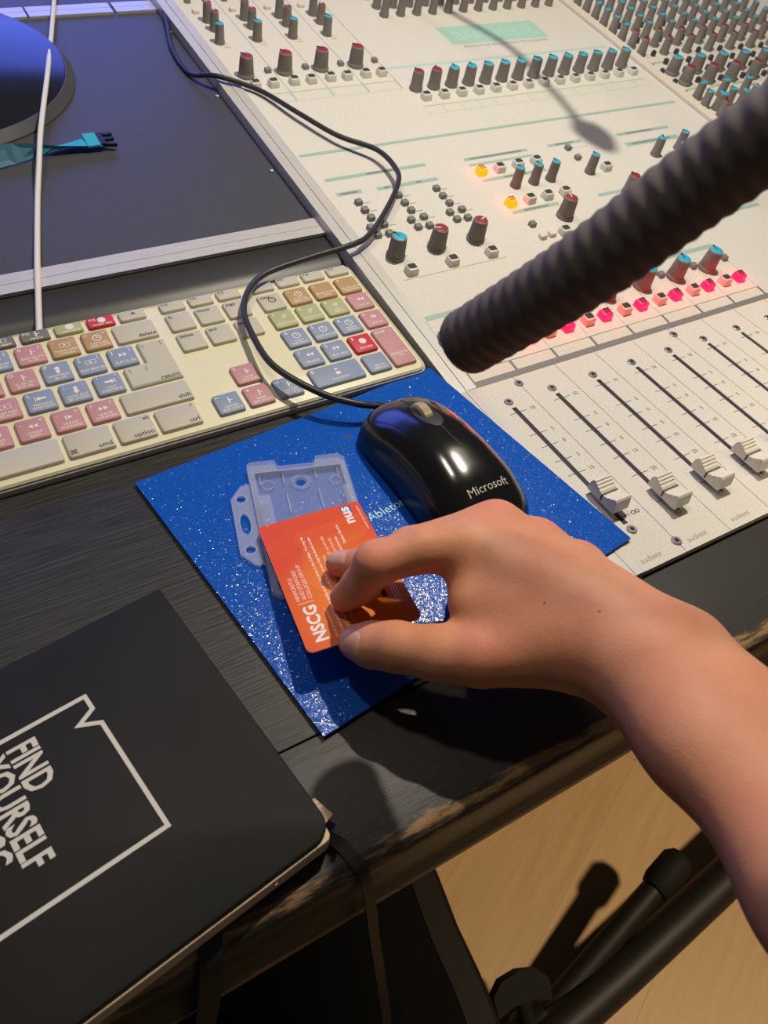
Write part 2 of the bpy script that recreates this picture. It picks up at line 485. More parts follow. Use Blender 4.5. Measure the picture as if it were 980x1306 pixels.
# ================================================================== FLOOR
FZ = -0.70
floor = link('floor', MB().box(-1.6, 1.8, -1.6, 1.8, FZ - 0.05, FZ - 0.0135).mesh('floor', floor_under)); floor['kind'] = 'structure'
floor['label'] = 'pale pine plank floor under the desk'
PW = 0.128
plank = MB().rbox(0, 0, 1.1996, PW - 0.0001, -0.0135, 0, 0.001, 0.00012, 1).mesh('plank', floor_m)
ang = math.radians(24)
ca, sa = math.cos(ang), math.sin(ang)
for i in range(-11, 13):
    for j in range(-1, 2):
        u = j * 1.2 + (i % 3) * 0.4; v = i * PW
        x, y = u * ca - v * sa, u * sa + v * ca
        if abs(x) < 1.7 and abs(y) < 1.7:
            link('plank', plank, floor, (x, y, FZ), (0, 0, ang))

# ================================================================== DESK
AM = 0.121324; YH = 0.0278
cA, sA = math.cos(AM), math.sin(AM)


def onM(x, s, h=0.0):
    return (x, YH + s * cA - h * sA, s * sA + h * cA)


desk = thing('studio_desk', 'black stained oak studio desk with worn front edge and aluminium strips', 'desk', (-0.3, 0.0, -0.05))
DO = Vector((-0.3, 0.0, -0.05))


def dpart(name, mb, mat, smooth=False, angle=40, at=(0, 0, 0)):
    o = part(name, mb, mat, desk, smooth, angle); o.location = Vector(at) - DO; return o


dpart('worktop', MB().box(-0.95, -0.1235, -0.1392, 0.172, -0.045, 0.0), wood_black)
# front nosing board: rounded top arris, shallow hollow, worn lower lip
prof = [(-0.1402, -0.048), (-0.1402, -0.0002), (-0.1410, 0.0)]
for k in range(7):
    a = math.radians(90 + 90 * k / 6); prof.append((-0.1905 + 0.0075 * math.cos(a), -0.0075 + 0.0075 * math.sin(a)))
prof += [(-0.1985, -0.016), (-0.1975, -0.020), (-0.1970, -0.028), (-0.1978, -0.038), (-0.2005, -0.044), (-0.2010, -0.050), (-0.197, -0.053)]
mb = MB(); mb.rings([[(x, y, z) for y, z in prof] for x in np.linspace(-0.95, 0.95, 12)])
o = dpart('front_nosing', mb, worn, True, 30)
# lip between the keyboard and the raised tray
prof = [(0.172, -0.045), (0.172, 0.004), (0.178, 0.0085), (0.184, 0.0105), (0.206, 0.0128), (0.206, -0.045)]
mb = MB(); mb.rings([[(x, y, z) for y, z in prof] for x in (-0.95, -0.1165)])
dpart('keyboard_lip', mb, lip_m, True, 25)
TOFF = -0.008


def onT(x, s, h=0.0): return onM(x, s, TOFF + h)


def tray_box(name, x0, x1, s0, s1, h0, h1, mat):
    return link(name, MB().box(x0, x1, s0, s1, h0, h1).mesh(name, mat), desk, Vector(onM(0, 0, TOFF)) - DO, (AM, 0, 0))


tray_box('tray', -0.95, -0.1165, 0.1785, 0.80, -0.02, 0.0, tray_m)
tray_box('aluminium_strip', -0.95, -0.1140, 0.1790, 0.1975, 0.0, 0.0022, alu)
tray_box('strip_seam', -0.95, -0.1141, 0.1874, 0.1878, 0.0022, 0.00226, groove_m)
for x0, x1 in ((-0.40, -0.2345), (-0.2325, -0.1585), (-0.1555, -0.1120)):
    tray_box('aluminium_strip', x0, x1, 0.5295, 0.5475, 0.0, 0.0022, alu)
    tray_box('strip_seam', x0, x1, 0.5383, 0.5387, 0.0022, 0.00226, groove_m)
sm = MB().lathe([(0.0021, 0), (0.0021, 0.0006), (0.0016, 0.0012), (0.0006, 0.0015)], 12).mesh('screw', screw_m, True)
for x, s in ((-0.1205, 0.3774), (-0.1215, 0.2644), (-0.1195, 0.49)):
    link('screw', sm, desk, Vector(onT(x, s)) - DO, (AM, 0, 0))
for x in (-0.93, 0.93):
    dpart('leg_panel', MB().box(x - 0.02, x + 0.02, -0.12, 0.75, FZ, -0.05), wood_black)
dpart('back_support', MB().box(-0.93, 0.93, 0.70, 0.74, FZ, -0.02), wood_black)

# ================================================================== MIXING CONSOLE
con = thing('mixing_console', 'large cream analogue mixing console with rows of grey knobs and faders', 'mixing console', (0.1, 0.0, -0.05))
CO = Vector((0.1, 0, -0.05))
RM = (AM, 0, 0)


def cpart(name, mb, mat, smooth=False, angle=40):
    o = part(name, mb, mat, con, smooth, angle); o.location = -CO; return o


def mpart(name, mesh, x, s, h=0.0, rz=0.0, parent=None):
    return link(name, mesh, con, Vector(onM(x, s, h)) - CO, (AM, 0, rz), 'ZYX')


cpart('chassis', MB().box(-0.1165, 0.92, -0.1365, 0.0278, -0.045, -0.004), slot_m)
# --- fader strips, one panel each with a real slot
PITCH = 0.0357; SX0 = -0.0891
SL0, SL1, SW = -0.1065, 0.0002, 0.0017
for i in range(14):
    cx = SX0 + PITCH * i
    xl = -0.1016 if i == 0 else cx - PITCH / 2 + 0.0002
    xr = cx + PITCH / 2 - 0.0002
    mb = MB()
    mb.box(xl, cx - SW, -0.1370, 0.0255, -0.004, 0); mb.box(cx + SW, xr, -0.1370, 0.0255, -0.004, 0)
    mb.box(cx - SW, cx + SW, SL1, 0.0255, -0.004, 0); mb.box(cx - SW, cx + SW, -0.1370, SL0, -0.004, 0)
    cpart('fader_panel', mb, panel)
    cpart('fader_slot', MB().box(cx - SW, cx + SW, SL0, SL1, -0.004, -0.0010), slot_m)
    for y, t in ((-0.0047, '10'), (-0.0255, '5'), (-0.0370, '0'), (-0.0505, '5'), (-0.0630, '10'), (-0.0796, '20'), (-0.1017, '\u221e')):
        mb = MB().box(-0.0066, -SW, -0.00022, 0.00022, 0, 0.00008).box(SW, 0.0066, -0.00022, 0.00022, 0, 0.00008)
        key = 'tick'
        if key not in TXT: TXT[key] = mb.mesh('scale_tick', ink)
        link('scale_tick', TXT[key], con, Vector((cx, y, 0)) - CO)
        if i < 8:
            link('scale_number', text_mesh(t, 0.0075 if t == '\u221e' else 0.0042, ink), con, Vector((cx + 0.0115, y, 0.00003)) - CO)
    if i < 8:
        link('brand_print', text_mesh('audient', 0.0052, ink_soft), con, Vector((cx - 0.0040, -0.1312, 0.00003)) - CO)

scr = MB().lathe([(0.0031, 0), (0.0031, 0.0006), (0.0026, 0.0010), (0.0015, 0.0010), (0.0012, 0.0006)], 14).mesh('screw', screw_m, True, 35)
cross = MB().box(-0.0012, 0.0012, -0.0003, 0.0003, 0.0008, 0.0012).box(-0.0003, 0.0003, -0.0012, 0.0012, 0.0008, 0.0012).mesh('screw_slot', slot_m)
for i in range(9):
    for x, y in ((SX0 + PITCH * i, 0.0058), (SX0 + PITCH * i, -0.1112)) + (((SX0 + PITCH * i + 0.0178, 0.0185), (SX0 + PITCH * i + 0.0178, -0.1287)) if i % 4 == 0 else ()):
        c = link('screw', scr, con, Vector((x, y, 0)) - CO)
        link('screw_slot', cross, c, (0, 0, 0), (0, 0, random.random() * 3))

# --- fader caps
cp = [(0.0110, 0.0035), (0.0112, 0.0055), (0.0104, 0.0100), (0.0088, 0.0124), (0.0074, 0.0126), (0.0070, 0.0118), (0.0056, 0.0116), (0.0052, 0.0107),
      (0.0038, 0.0105), (0.0034, 0.0096), (0.0018, 0.0093), (0.0010, 0.0086), (-0.0010, 0.0086), (-0.0022, 0.0090), (-0.0040, 0.0096), (-0.0046, 0.0104), (-0.0066, 0.0112), (-0.0084, 0.0127),
      (-0.0094, 0.0128), (-0.0104, 0.0118), (-0.0112, 0.0060), (-0.0112, 0.0040), (-0.0100, 0.0035)]
mb = MB(); mb.rings([[(x, y, z) for y, z in cp] for x in (-0.0056, 0.0056)][::-1])
fcap = mb.mesh('fader_cap', cap_cream, True, 28)
fcap_t = mb.mesh('fader_cap', cap_teal, True, 28)
stem = MB().box(-0.0012, 0.0012, -0.004, 0.004, -0.004, 0.0040).mesh('fader_stem', slot_m)
fline = MB().box(-0.0058, 0.0058, -0.0006, 0.0006, 0.0045, 0.00890).mesh('fader_mark', ink)
for i in range(14):
    y = -0.0885 if i == 0 else -0.1015
    c = link('fader_cap', fcap_t if i == 4 else fcap, con, Vector((SX0 + PITCH * i, y, 0)) - CO)
    link('fader_stem', stem, c); link('fader_mark', fline, c)

# --- master panel (tilted), rails, strips
def mbox(name, x0, x1, s0, s1, h0, h1, mat):
    return link(name, MB().box(x0, x1, s0, s1, h0, h1).mesh(name, mat), con, Vector(onM(0, 0, 0)) - CO, RM)


mbox('master_panel', -0.1004, 0.3365, -0.0022, 0.80, -0.004, 0.0, panel)
mbox('channel_panel', 0.3488, 0.92, -0.0022, 0.80, -0.004, 0.0, panel)
mbox('side_rail', -0.1165, -0.1087, -0.0022, 0.80, -0.012, 0.0004, rail_m)
mbox('side_rail', -0.1085, -0.1006, -0.0022, 0.80, -0.012, 0.0010, rail_m)
cpart('side_rail', MB().box(-0.1165, -0.1095, -0.1370, 0.0255, -0.012, 0.0002), rail_m)
cpart('side_rail', MB().box(-0.1093, -0.1018, -0.1370, 0.0255, -0.012, 0.0004), rail_m)
mbox('section_strip', 0.3372, 0.3486, 0.05, 0.80, -0.004, 0.0030, btn_cream)
mbox('strip_shadow_gap', 0.3365, 0.3372, 0.05, 0.80, -0.004, -0.001, slot_m)
mbox('divider_bar', -0.1004, 0.34, -0.0022, 0.0026, 0.0, 0.0005, groove_m)
mbox('divider_bar', 0.34, 0.92, -0.0022, 0.0026, 0.0, 0.0005, groove_m)
mbox('chassis_side', -0.1165, 0.92, -0.002, 0.80, -0.05, -0.012, slot_m)
for k in range(9):
    x = 0.1860 - 0.0357 * k
    mbox('divider_bar', x - 0.0009, x + 0.0009, 0.0026, 0.0118, 0.0, 0.0004, groove_m)
mbox('print_line', -0.0990, 0.1860, 0.0116, 0.0120, 0.0, 0.00008, ink)

# --- print lines
def tline(x0, x1, s, t, m=teal): mbox('print_line', x0, x1, s - t / 2, s + t / 2, 0.0, 0.00010, m)


for a in ((-0.0975, 0.325, 0.2660, 0.0036), (-0.092, 0.0013, 0.2307, 0.0042), (-0.092, -0.070, 0.2113, 0.0044), (-0.0564, 0.001, 0.2102, 0.0044),
          (0.039, 0.107, 0.2283, 0.0040), (0.039, 0.107, 0.2198, 0.0030), (0.038, 0.106, 0.1977, 0.0040), (0.0377, 0.086, 0.153, 0.0042),
          (0.131, 0.170, 0.2287, 0.0040), (0.130, 0.205, 0.1528, 0.0040), (0.2139, 0.2816, 0.2284, 0.0044), (0.2120, 0.2800, 0.2121, 0.0060),
          (-0.0985, 0.186, 0.0660, 0.0046), (0.2150, 0.2800, 0.1000, 0.0040), (0.355, 0.45, 0.338, 0.003), (0.355, 0.45, 0.283, 0.003)):
    tline(*a)
tline(0.049, 0.3235, 0.3795, 0.0042, teal_soft)
tline(-0.082, 0.0460, 0.3575, 0.0009, teal); tline(-0.082, 0.0450, 0.3436, 0.0007, teal_soft)
for x in (-0.082, -0.0622, -0.0259, 0.0104, 0.0450):
    tline(x - 0.0008, x + 0.0008, 0.3505, 0.0138, teal_soft)
tline(0.0480, 0.3235, 0.3121, 0.0009, teal); tline(0.0480, 0.3235, 0.2995, 0.0006, teal_soft)
for k in range(15):
    x = 0.0485 + 0.0196 * k; tline(x - 0.0006, x + 0.0006, 0.3058, 0.0126, teal_soft)
tline(-0.0923, 0.0, 0.1064, 0.0005, ink_soft)
for x in (-0.0610, -0.0242, 0.0112, 0.0462):
    tline(x - 0.00035, x + 0.00035, 0.45, 0.21, ink_soft)
for k in range(9):
    x = 0.1860 - 0.0357 * k; tline(x - 0.0002, x + 0.0002, 0.039, 0.05, ink_soft)
for x0, x1, s in ((0.045, 0.10, 0.2283), (0.06, 0.085, 0.1977), (0.05, 0.075, 0.153), (-0.055, -0.03, 0.2307), (-0.089, -0.073, 0.2113), (-0.05, -0.045, 0.2102), (-0.02, -0.015, 0.2102), (0.14, 0.16, 0.2287), (0.225, 0.26, 0.2284), (0.22, 0.27, 0.2121)):
    mbox('print_word', x0, x1, s - 0.0009, s + 0.0009, 0.0001, 0.00016, groove_m)
mbox('logo_panel', 0.1437, 0.2678, 0.4100, 0.4452, 0.0, 0.00012, teal_box)
link('logo_print', text_mesh('audient', 0.036, teal_pale, ext=0.00003), con, Vector(onM(0.2057, 0.4285, 0.0002)) - CO, RM)
link('caption_print', text_mesh('ANALOGUE RECORDING PROCESSORS', 0.0062, ink_soft, ext=0.00003), con, Vector(onM(0.2075, 0.4045, 0.00006)) - CO, RM)

# --- knobs
def knob_meshes(rb, rt, h, n=26):
    prof = [(rb * 1.10, 0.0), (rb * 1.10, h * 0.12), (rb, h * 0.20), (rt, h * 0.96), (rt * 0.93, h)]
    rs = []
    for j, (r, z) in enumerate(prof):
        ring = []
        for k in range(n * 2):
            a = math.pi * k / n
            f = 1.0 if j < 2 or j == 4 else (1.0 if k % 2 else 0.945)
            ring.append((r * f * math.cos(a), r * f * math.sin(a), z))
        rs.append(ring)
    return MB().rings(rs).mesh('knob', knob_m, True, 30)


def cap_mesh(rt, h, m):
    mb = MB().lathe([(rt * 0.90, h), (rt * 0.86, h + 0.0006), (rt * 0.80, h + 0.0008), (rt * 0.4, h + 0.00085)], 20)
    return mb.mesh('cap', m, True, 50)


def rim_mesh(rt, h):
    return MB().lathe([(rt * 0.97, h - 0.0004), (rt * 0.95, h + 0.0003), (rt * 0.85, h + 0.0004)], 20).mesh('rim', knob_rim, True, 50)


def pointer_mesh(rt, h, m):
    return MB().box(-0.0005, 0.0005, rt * 0.05, rt * 0.92, h, h + 0.0010).box(-0.0006, 0.0006, rt * 0.70, rt * 1.0, h - 0.002, h + 0.0013).mesh('pointer', m)


KN = {}
for nm, (rb, rt, h) in dict(big=(0.0066, 0.0057, 0.0170), small=(0.0043, 0.0038, 0.0165), mid=(0.0056, 0.0050, 0.0165), chan=(0.0046, 0.0040, 0.0165)).items():
    KN[nm] = (knob_meshes(rb, rt, h), rim_mesh(rt, h), {'r': cap_mesh(rt, h, cap_red), 't': cap_mesh(rt, h, cap_teal)}, pointer_mesh(rt, h, pointer_m), pointer_mesh(rt, h, pointer_w))


def knob(kind, x, s, col, ang=None, white=False):
    k = KN[kind]
    a = math.radians(random.uniform(-40, 60)) if ang is None else math.radians(ang)
    o = mpart('knob', k[0], x, s, 0.0, a)
    link('rim', k[1], o); link('cap', k[2][col], o); link('pointer', k[4] if white else k[3], o)
    return o


def button_mesh(w, h, z, cham, m, r=0.0014): return MB().rbox(0, 0, w, h, 0, z, r, cham, 2, 0.0004).mesh('button', m, True, 35)


BW = button_mesh(0.0092, 0.0086, 0.0056, 0.0014, btn_m)
BT = MB().rbox(0, 0.0004, 0.0062, 0.0050, 0.0054, 0.0059, 0.0008, 0.0002, 2).mesh('button_top', btn_dark)
BA = button_mesh(0.0092, 0.0086, 0.0056, 0.0016, amber); BR = button_mesh(0.0094, 0.0088, 0.0056, 0.0016, redlit)
BG = button_mesh(0.0092, 0.0086, 0.0056, 0.0014, btn_glow)
BAT = MB().rbox(0, 0.0004, 0.0060, 0.0048, 0.0054, 0.0059, 0.0008, 0.0002, 2).mesh('button_top', amber_top)
BRT = MB().rbox(0, 0.0004, 0.0060, 0.0048, 0.0054, 0.0059, 0.0008, 0.0002, 2).mesh('button_top', red_face)
BLAB = MB()
for a in ((-0.0026, 0.0026, 0.0020, 0.0029), (-0.0024, 0.0024, -0.0016, -0.0010), (-0.0024, -0.0017, -0.0014, 0.0026), (0.0017, 0.0024, -0.0014, 0.0026), (-0.0008, 0.0008, 0.0002, 0.0012)):
    BLAB.box(a[0], a[1], a[2], a[3], 0.0058, 0.00625)
BLAB = BLAB.mesh('button_mark', btn_dark)
BS = MB().rbox(0, 0, 0.0056, 0.0054, 0, 0.0036, 0.0006, 0.0006, 1, 0.0002).mesh('button', btn_small, True, 35)
BK = MB().lathe([(0.0028, 0), (0.0028, 0.004), (0.0020, 0.0052)], 12).mesh('button', btn_black, True, 40)
BC = MB().rbox(0, 0, 0.0066, 0.0054, 0, 0.0034, 0.0012, 0.0010, 2).mesh('button', btn_cream, True, 35)


def btn(x, s, kind='w'):
    if kind == 'w':
        o = mpart('button', BW, x, s); link('button_top', BT, o)
    elif kind == 'a':
        o = mpart('button', BA, x, s); link('button_top', BAT, o); link('button_mark', BLAB, o)
    elif kind == 'r':
        o = mpart('button', BR, x, s); link('button_top', BRT, o); link('button_mark', BLAB, o)
    elif kind == 'g':
        o = mpart('button', BG, x, s); link('button_top', BT, o)
    elif kind == 's': o = mpart('button', BS, x, s)
    elif kind == 'k': o = mpart('button', BK, x, s)
    else: o = mpart('button', BC, x, s)
    return o


TICKS = MB()
for a in range(-140, 141, 40):
    x, y = math.sin(math.radians(a)) * 0.0092, math.cos(math.radians(a)) * 0.0092
    TICKS.box(x - 0.0003, x + 0.0003, y - 0.0003, y + 0.0003, 0, 0.00008)
TICKS = TICKS.mesh('scale_dots', ink)
WORD = MB().box(-0.003, 0.003, -0.0005, 0.0005, 0, 0.00008).mesh('print_word', ink_soft)

for k, x0 in enumerate((-0.0888, -0.0520, -0.0160, 0.0202)):           # four-channel group
    knob('big', x0, 0.3895, 'r', 35)
    btn(x0 + 0.0222, 0.3930, 's'); btn(x0 + 0.0005, 0.3705); btn(x0 + 0.0170, 0.3700)
    knob('small', x0, 0.4482, 't', 20); knob('small', x0 + 0.0045, 0.4710, 'r', 10, True); knob('small', x0 + 0.0045, 0.4880, 'r', 15, True)
    btn(x0, 0.5050, 'c'); btn(x0, 0.5265, 's'); btn(x0 + 0.018, 0.5275, 's')
    knob('small', x0 + 0.002, 0.5450, 't'); knob('small', x0 + 0.004, 0.5640, 't')
    mpart('print_word', WORD, x0 + 0.004, 0.4395)
for k in range(14):                                                  # row of fourteen
    x = 0.0570 + 0.01965 * k
    knob('mid', x, 0.3400, 'r' if k < 2 else 't', random.uniform(-10, 60)); btn(0.0582 + 0.01975 * k, 0.3235)
for k in range(12):                                                  # double row behind the logo
    x = 0.0997 + 0.0196 * k
    knob('small', x, 0.4755, 'r' if k < 3 else 't'); knob('small', x + 0.001, 0.4935, 't'); knob('small', x, 0.515, 't')
for k, x0 in enumerate((-0.0806, -0.0448, -0.0090)):                 # three monitor blocks
    for dx, s in ((0, 0.1966), (0, 0.1864), (0, 0.1765), (0.0056, 0.1665), (-0.0063, 0.1658), (-0.0055, 0.1565), (0.0043, 0.1557)):
        btn(x0 + dx, s, 's'); mpart('print_word', WORD, x0 + dx + 0.0075, s - 0.0005)
    knob('big', x0 - 0.0040, 0.1318, 't' if k == 0 else 'r', (20, 75, -70)[k], k > 0)
    btn(x0 - 0.0020, 0.1125); mpart('scale_dots', TICKS, x0 - 0.004, 0.1318)
btn(0.0423, 0.2070, 'a'); btn(0.0420, 0.1622, 'a')
for x, s in ((0.0614, 0.2070), (0.0818, 0.2078), (0.1020, 0.2085), (0.0616, 0.1622), (0.0804, 0.1624), (0.0996, 0.1626), (0.1636, 0.1840), (0.0646, 0.1172)): btn(x, s)
for x in (0.0623, 0.0818, 0.1001): knob('small', x, 0.1838, 't', 10)
knob('small', 0.1444, 0.1838, 't', 10); knob('big', 0.0795, 0.1361, 'r', -10, True); knob('mid', 0.1600, 0.1480, 'r', 10)
knob('small', 0.2305, 0.1909, 't'); knob('small', 0.2631, 0.1938, 't'); knob('small', 0.247, 0.178, 't')
for x, s, k in ((0.0438, 0.1336, 's'), (0.0430, 0.1180, 'c'), (0.0526, 0.1184, 'c'), (0.1471, 0.2196, 's'), (0.1467, 0.2043, 's')): btn(x, s, k)
for dx in (0.006, 0.011, 0.016, 0.021):
    mbox('print_word', 0.1471 + dx, 0.1471 + dx + 0.0018, 0.2190, 0.2202, 0, 0.0001, ink_soft)
for k in range(8):                                                   # routing row with red lit keys
    x = 0.1763 - 0.0360 * k
    btn(x, 0.0250, 'r'); btn(x - 0.0166, 0.0250, 'g')
    knob('big', x - 0.0185, 0.0440, 't', -10); btn(x + 0.0062, 0.0487, 's'); mpart('scale_dots', TICKS, x - 0.0185, 0.044)
# channel strips at the far right
for c in range(8):
    x = 0.3547 + 0.0337 * c; d = -0.0385 * (x - 0.3547)
    for s, col in ((0.3558, 'r'), (0.3728, 'r'), (0.3898, 't'), (0.4060, 't'), (0.4228, 't'), (0.4386, 't'), (0.4550, 't'), (0.4715, 't'), (0.4880, 't'), (0.5045, 't')):
        knob('chan', x, s + d, col)
    knob('big', x + 0.0101, 0.3150 + d, 't'); knob('big', x + 0.0103, 0.2945 + d, 'r')
    knob('chan', x + 0.0018, 0.2662 + d, 't'); knob('chan', x - 0.0045 + 0.001, 0.2497 + d, 't'); knob('mid', x + 0.0101, 0.2434 + d, 't'); knob('chan', x + 0.0006, 0.2296 + d, 'r')
    btn(x + 0.0185, 0.3345 + d, 'k'); btn(x - 0.0034, 0.3168 + d, 'k'); btn(x - 0.0040, 0.2955 + d, 'k'); btn(x + 0.0155, 0.3522 + d, 'k')
    btn(x - 0.0015, 0.3362 + d, 'c'); btn(x - 0.0030, 0.2808 + d, 'c'); btn(x + 0.0160, 0.381 + d, 'k'); btn(x + 0.0160, 0.414 + d, 'k')

# ================================================================== KEYBOARD
KT = 0.09
kb = thing('keyboard', 'white wired keyboard wearing a cream cover with colour coded shortcut keys', 'keyboard', (-0.54463, 0.14095, 0.01562), (KT, 0, -0.00164))
U = 0.01905
KX0, KX1, KY0, KY1 = -0.008, 0.4225, -0.0915, 0.0225
w_, h_ = KX1 - KX0, KY1 - KY0
cx_, cy_ = (KX0 + KX1) / 2, (KY0 + KY1) / 2
part('body', MB().rbox(cx_, cy_, w_, h_, -0.0075, -0.0030, 0.007, 0.001, 4), kb_body, kb, True, 40)
part('cover', MB().rbox(cx_, cy_, w_ - 0.0015, h_ - 0.0015, -0.0030, -0.0018, 0.007, 0.0005, 4), cover_m, kb, True, 40)
# raised rim of the silicone cover
mb = MB()
o_ = rrect(w_ - 0.002, h_ - 0.002, 0.0065, 4); i_ = rrect(w_ - 0.0055, h_ - 0.0055, 0.005, 4); q_ = rrect(w_ - 0.0038, h_ - 0.0038, 0.006, 4)
mb.rings([[(cx_ + x, cy_ + y, -0.0020) for x, y in o_], [(cx_ + x, cy_ + y, -0.0009) for x, y in q_], [(cx_ + x, cy_ + y, -0.0018) for x, y in i_]], cap0=False, cap1=False)
part('cover_rim', mb, cover_m, kb, True, 60)
part('rear_foot', MB().rbox(cx_, KY1 - 0.012, w_ - 0.03, 0.016, -0.0162, -0.0074, 0.007, 0.001, 4), kb_body, kb, True, 40)
KM = {}


def key_mesh(w, h, col):
    k = (round(w, 5), round(h, 5), col)
    if k not in KM:
        KM[k] = MB().rbox(0, 0, w, h, -0.0020, 0.0004, 0.0017, 0.0007, 3, 0.0003).mesh('key', KEYC[col], True, 40)
    return KM[k]


def icon(kind):
    mb = MB(); z0, z1 = 0, 0.00006
    def tri(p): mb.prism(p, z0, z1)
    if kind == 'right': tri([(0.001, -0.0018), (0.0028, 0), (0.001, 0.0018)]); mb.box(-0.0026, 0.001, -0.0008, 0.0008, z0, z1); mb.box(0.0029, 0.0034, -0.0018, 0.0018, z0, z1)
    elif kind == 'left': tri([(-0.001, 0.0018), (-0.0028, 0), (-0.001, -0.0018)]); mb.box(-0.001, 0.0026, -0.0008, 0.0008, z0, z1); mb.box(-0.0034, -0.0029, -0.0018, 0.0018, z0, z1)
    elif kind == 'up': tri([(-0.002, 0.0008), (0.002, 0.0008), (0, 0.003)]); mb.box(-0.001, 0.001, -0.0028, 0.0008, z0, z1)
    elif kind == 'down': tri([(0.002, -0.0008), (-0.002, -0.0008), (0, -0.003)]); mb.box(-0.001, 0.001, -0.0008, 0.0028, z0, z1)
    elif kind == 'ffwd': tri([(-0.0026, -0.0016), (-0.0001, 0), (-0.0026, 0.0016)]); tri([(0.0001, -0.0016), (0.0026, 0), (0.0001, 0.0016)])
    elif kind == 'rew': tri([(-0.0001, 0.0016), (-0.0026, 0), (-0.0001, -0.0016)]); tri([(0.0026, 0.0016), (0.0001, 0), (0.0026, -0.0016)])
    elif kind == 'nudge': tri([(-0.0006, -0.0016), (0.0022, 0), (-0.0006, 0.0016)]); mb.box(-0.0020, -0.0012, -0.0016, 0.0016, z0, z1)
    elif kind == 'disc': tri([(0.0025 * math.cos(a * 0.449), 0.0025 * math.sin(a * 0.449)) for a in range(14)])
    elif kind == 'ring':
        mb.rings([[(0.0028 * math.cos(a * 0.393), 0.0028 * math.sin(a * 0.393), z1) for a in range(16)], [(0.0021 * math.cos(a * 0.393), 0.0021 * math.sin(a * 0.393), z1) for a in range(16)]], cap0=False, cap1=False); mb.box(-0.0003, 0.0003, 0, 0.0018, z0, z1); mb.box(0, 0.0014, -0.0003, 0.0003, z0, z1)
    elif kind == 'box': mb.box(-0.003, 0.003, 0.0014, 0.0018, z0, z1); mb.box(-0.003, 0.003, -0.0018, -0.0014, z0, z1); mb.box(-0.003, -0.0026, -0.0018, 0.0018, z0, z1); mb.box(0.0026, 0.003, -0.0018, 0.0018, z0, z1); tri([(-0.0008, -0.001), (0.001, 0), (-0.0008, 0.001)])
    elif kind == 'mark': mb.box(-0.0004, 0.0004, -0.0024, 0.0024, z0, z1); mb.box(0.0004, 0.0022, -0.0003, 0.0003, z0, z1)
    elif kind == 'eject': tri([(-0.0018, -0.0008), (0.0018, -0.0008), (0, 0.0012)])
    elif kind == 'stop': mb.box(-0.0016, 0.0016, -0.0030, -0.0006, z0, z1); tri([(-0.001, 0.0004), (0.0014, 0.0016), (-0.001, 0.0028)])
    else: mb.box(-0.0022, 0.0022, -0.0003, 0.0003, z0, z1); mb.box(-0.0003, 0.0003, -0.0022, 0.0022, z0, z1); tri([(0.001, 0.0006), (0.0024, 0.0018), (0.0008, 0.0022)])
    return mb


ICON = {}


def key(x, y, col, w=0.0163, h=0.0163, big=None, cap=None, ic=None, br=None, tr=None, bl=None):
    k = link('key', key_mesh(w, h, col), kb, (x, y, 0))
    ink_ = leg_k if col == 'grey' else leg_w
    zt = 0.00046

    def leg(t, dx, dy, size, align='CENTER', bold=0.00006):
        link('legend', text_mesh(t, size, ink_, align, bold, ext=0.00003), k, (dx, dy, zt))
    if big: leg(big.strip(), -w / 2 + (0.0018 if len(big) > 1 else 0.0030), h / 2 - (0.0034 if h > 0.012 else 0.0026), 0.0040 if len(big) == 1 else (0.0028 if h < 0.012 else 0.0036), 'CENTER' if len(big) == 1 else 'LEFT')
    if tr: leg(tr, w / 2 - 0.0028, h / 2 - 0.0034, 0.0036)
    if br: leg(br, w / 2 - 0.0014, -h / 2 + 0.0034, 0.0044, 'RIGHT')
    if bl: leg(bl, -w / 2 + 0.0032, -h / 2 + 0.0034, 0.0044)
    if cap:
        L = cap.split('|')
        for i, t in enumerate(L): leg(t, 0.0006, -h * 0.22 - 0.0023 * i + (0.0004 if len(L) > 1 else -0.001), 0.0023, 'CENTER', 0.00003)
    if ic:
        kk = (ic, ink_.name)
        if kk not in ICON: ICON[kk] = icon(ic).mesh('legend', ink_)
        link('legend', ICON[kk], k, (0.0008, h * 0.09 if h > 0.012 else 0.0008, zt))
    return k


# function row
FY, FH = 0.0153, 0.0093
for i in range(6): key(0.0115 + 0.01945 * i, FY, 'grey' if i == 0 else 'dark', 0.0168, FH)
for i in range(3): key(0.1282 + 0.01945 * i, FY, 'dark', 0.0168, FH)
key(0.1868, FY, 'dark', 0.0168, FH, cap='SCRUBBER', ic='box')
key(0.2065, FY, 'dark', 0.0168, FH, big='F10', cap='PENCIL', ic='mark')
key(0.2262, FY, 'green', 0.0168, FH, cap='VIEW SETS', ic='disc')
key(0.2455, FY, 'red', 0.0168, FH, big='F12', cap='START REC', ic='disc')
key(0.2650, FY, 'grey', 0.0168, FH, ic='eject')
for i, t in enumerate(('F13', 'F14', 'F15')): key(0.2908 + U * i, FY, 'grey', 0.0163, FH, big=t)
for i, t in enumerate(('F16', 'F17', 'F18', 'F19')): key(0.3528 + U * i, FY, 'grey', 0.0163, FH, big=t)
# number row
for i in range(9): key((0.5 + i) * U, 0, ('grey', 'green', 'green', 'blue', 'blue', 'pink', 'pink', 'pink', 'blue')[i])
key(9.5 * U, 0, 'blue', big='9', tr='(', cap='PLAY FROM|EDIT END', ic='ffwd')
key(10.5 * U, 0, 'pink', big='0', tr=')', cap='EDIT SEL TO|TL SEL', ic='mark')
key(11.5 * U, 0, 'brown', big='-', tr='_', cap='TRACK VIEW|TOGGLE', ic='box')
key(12.5 * U, 0, 'brown', big='=', tr='+', cap='CAPTURE|TIME CODE', ic='ring')
key(0.2618, 0, 'grey', 0.0258, br='delete')
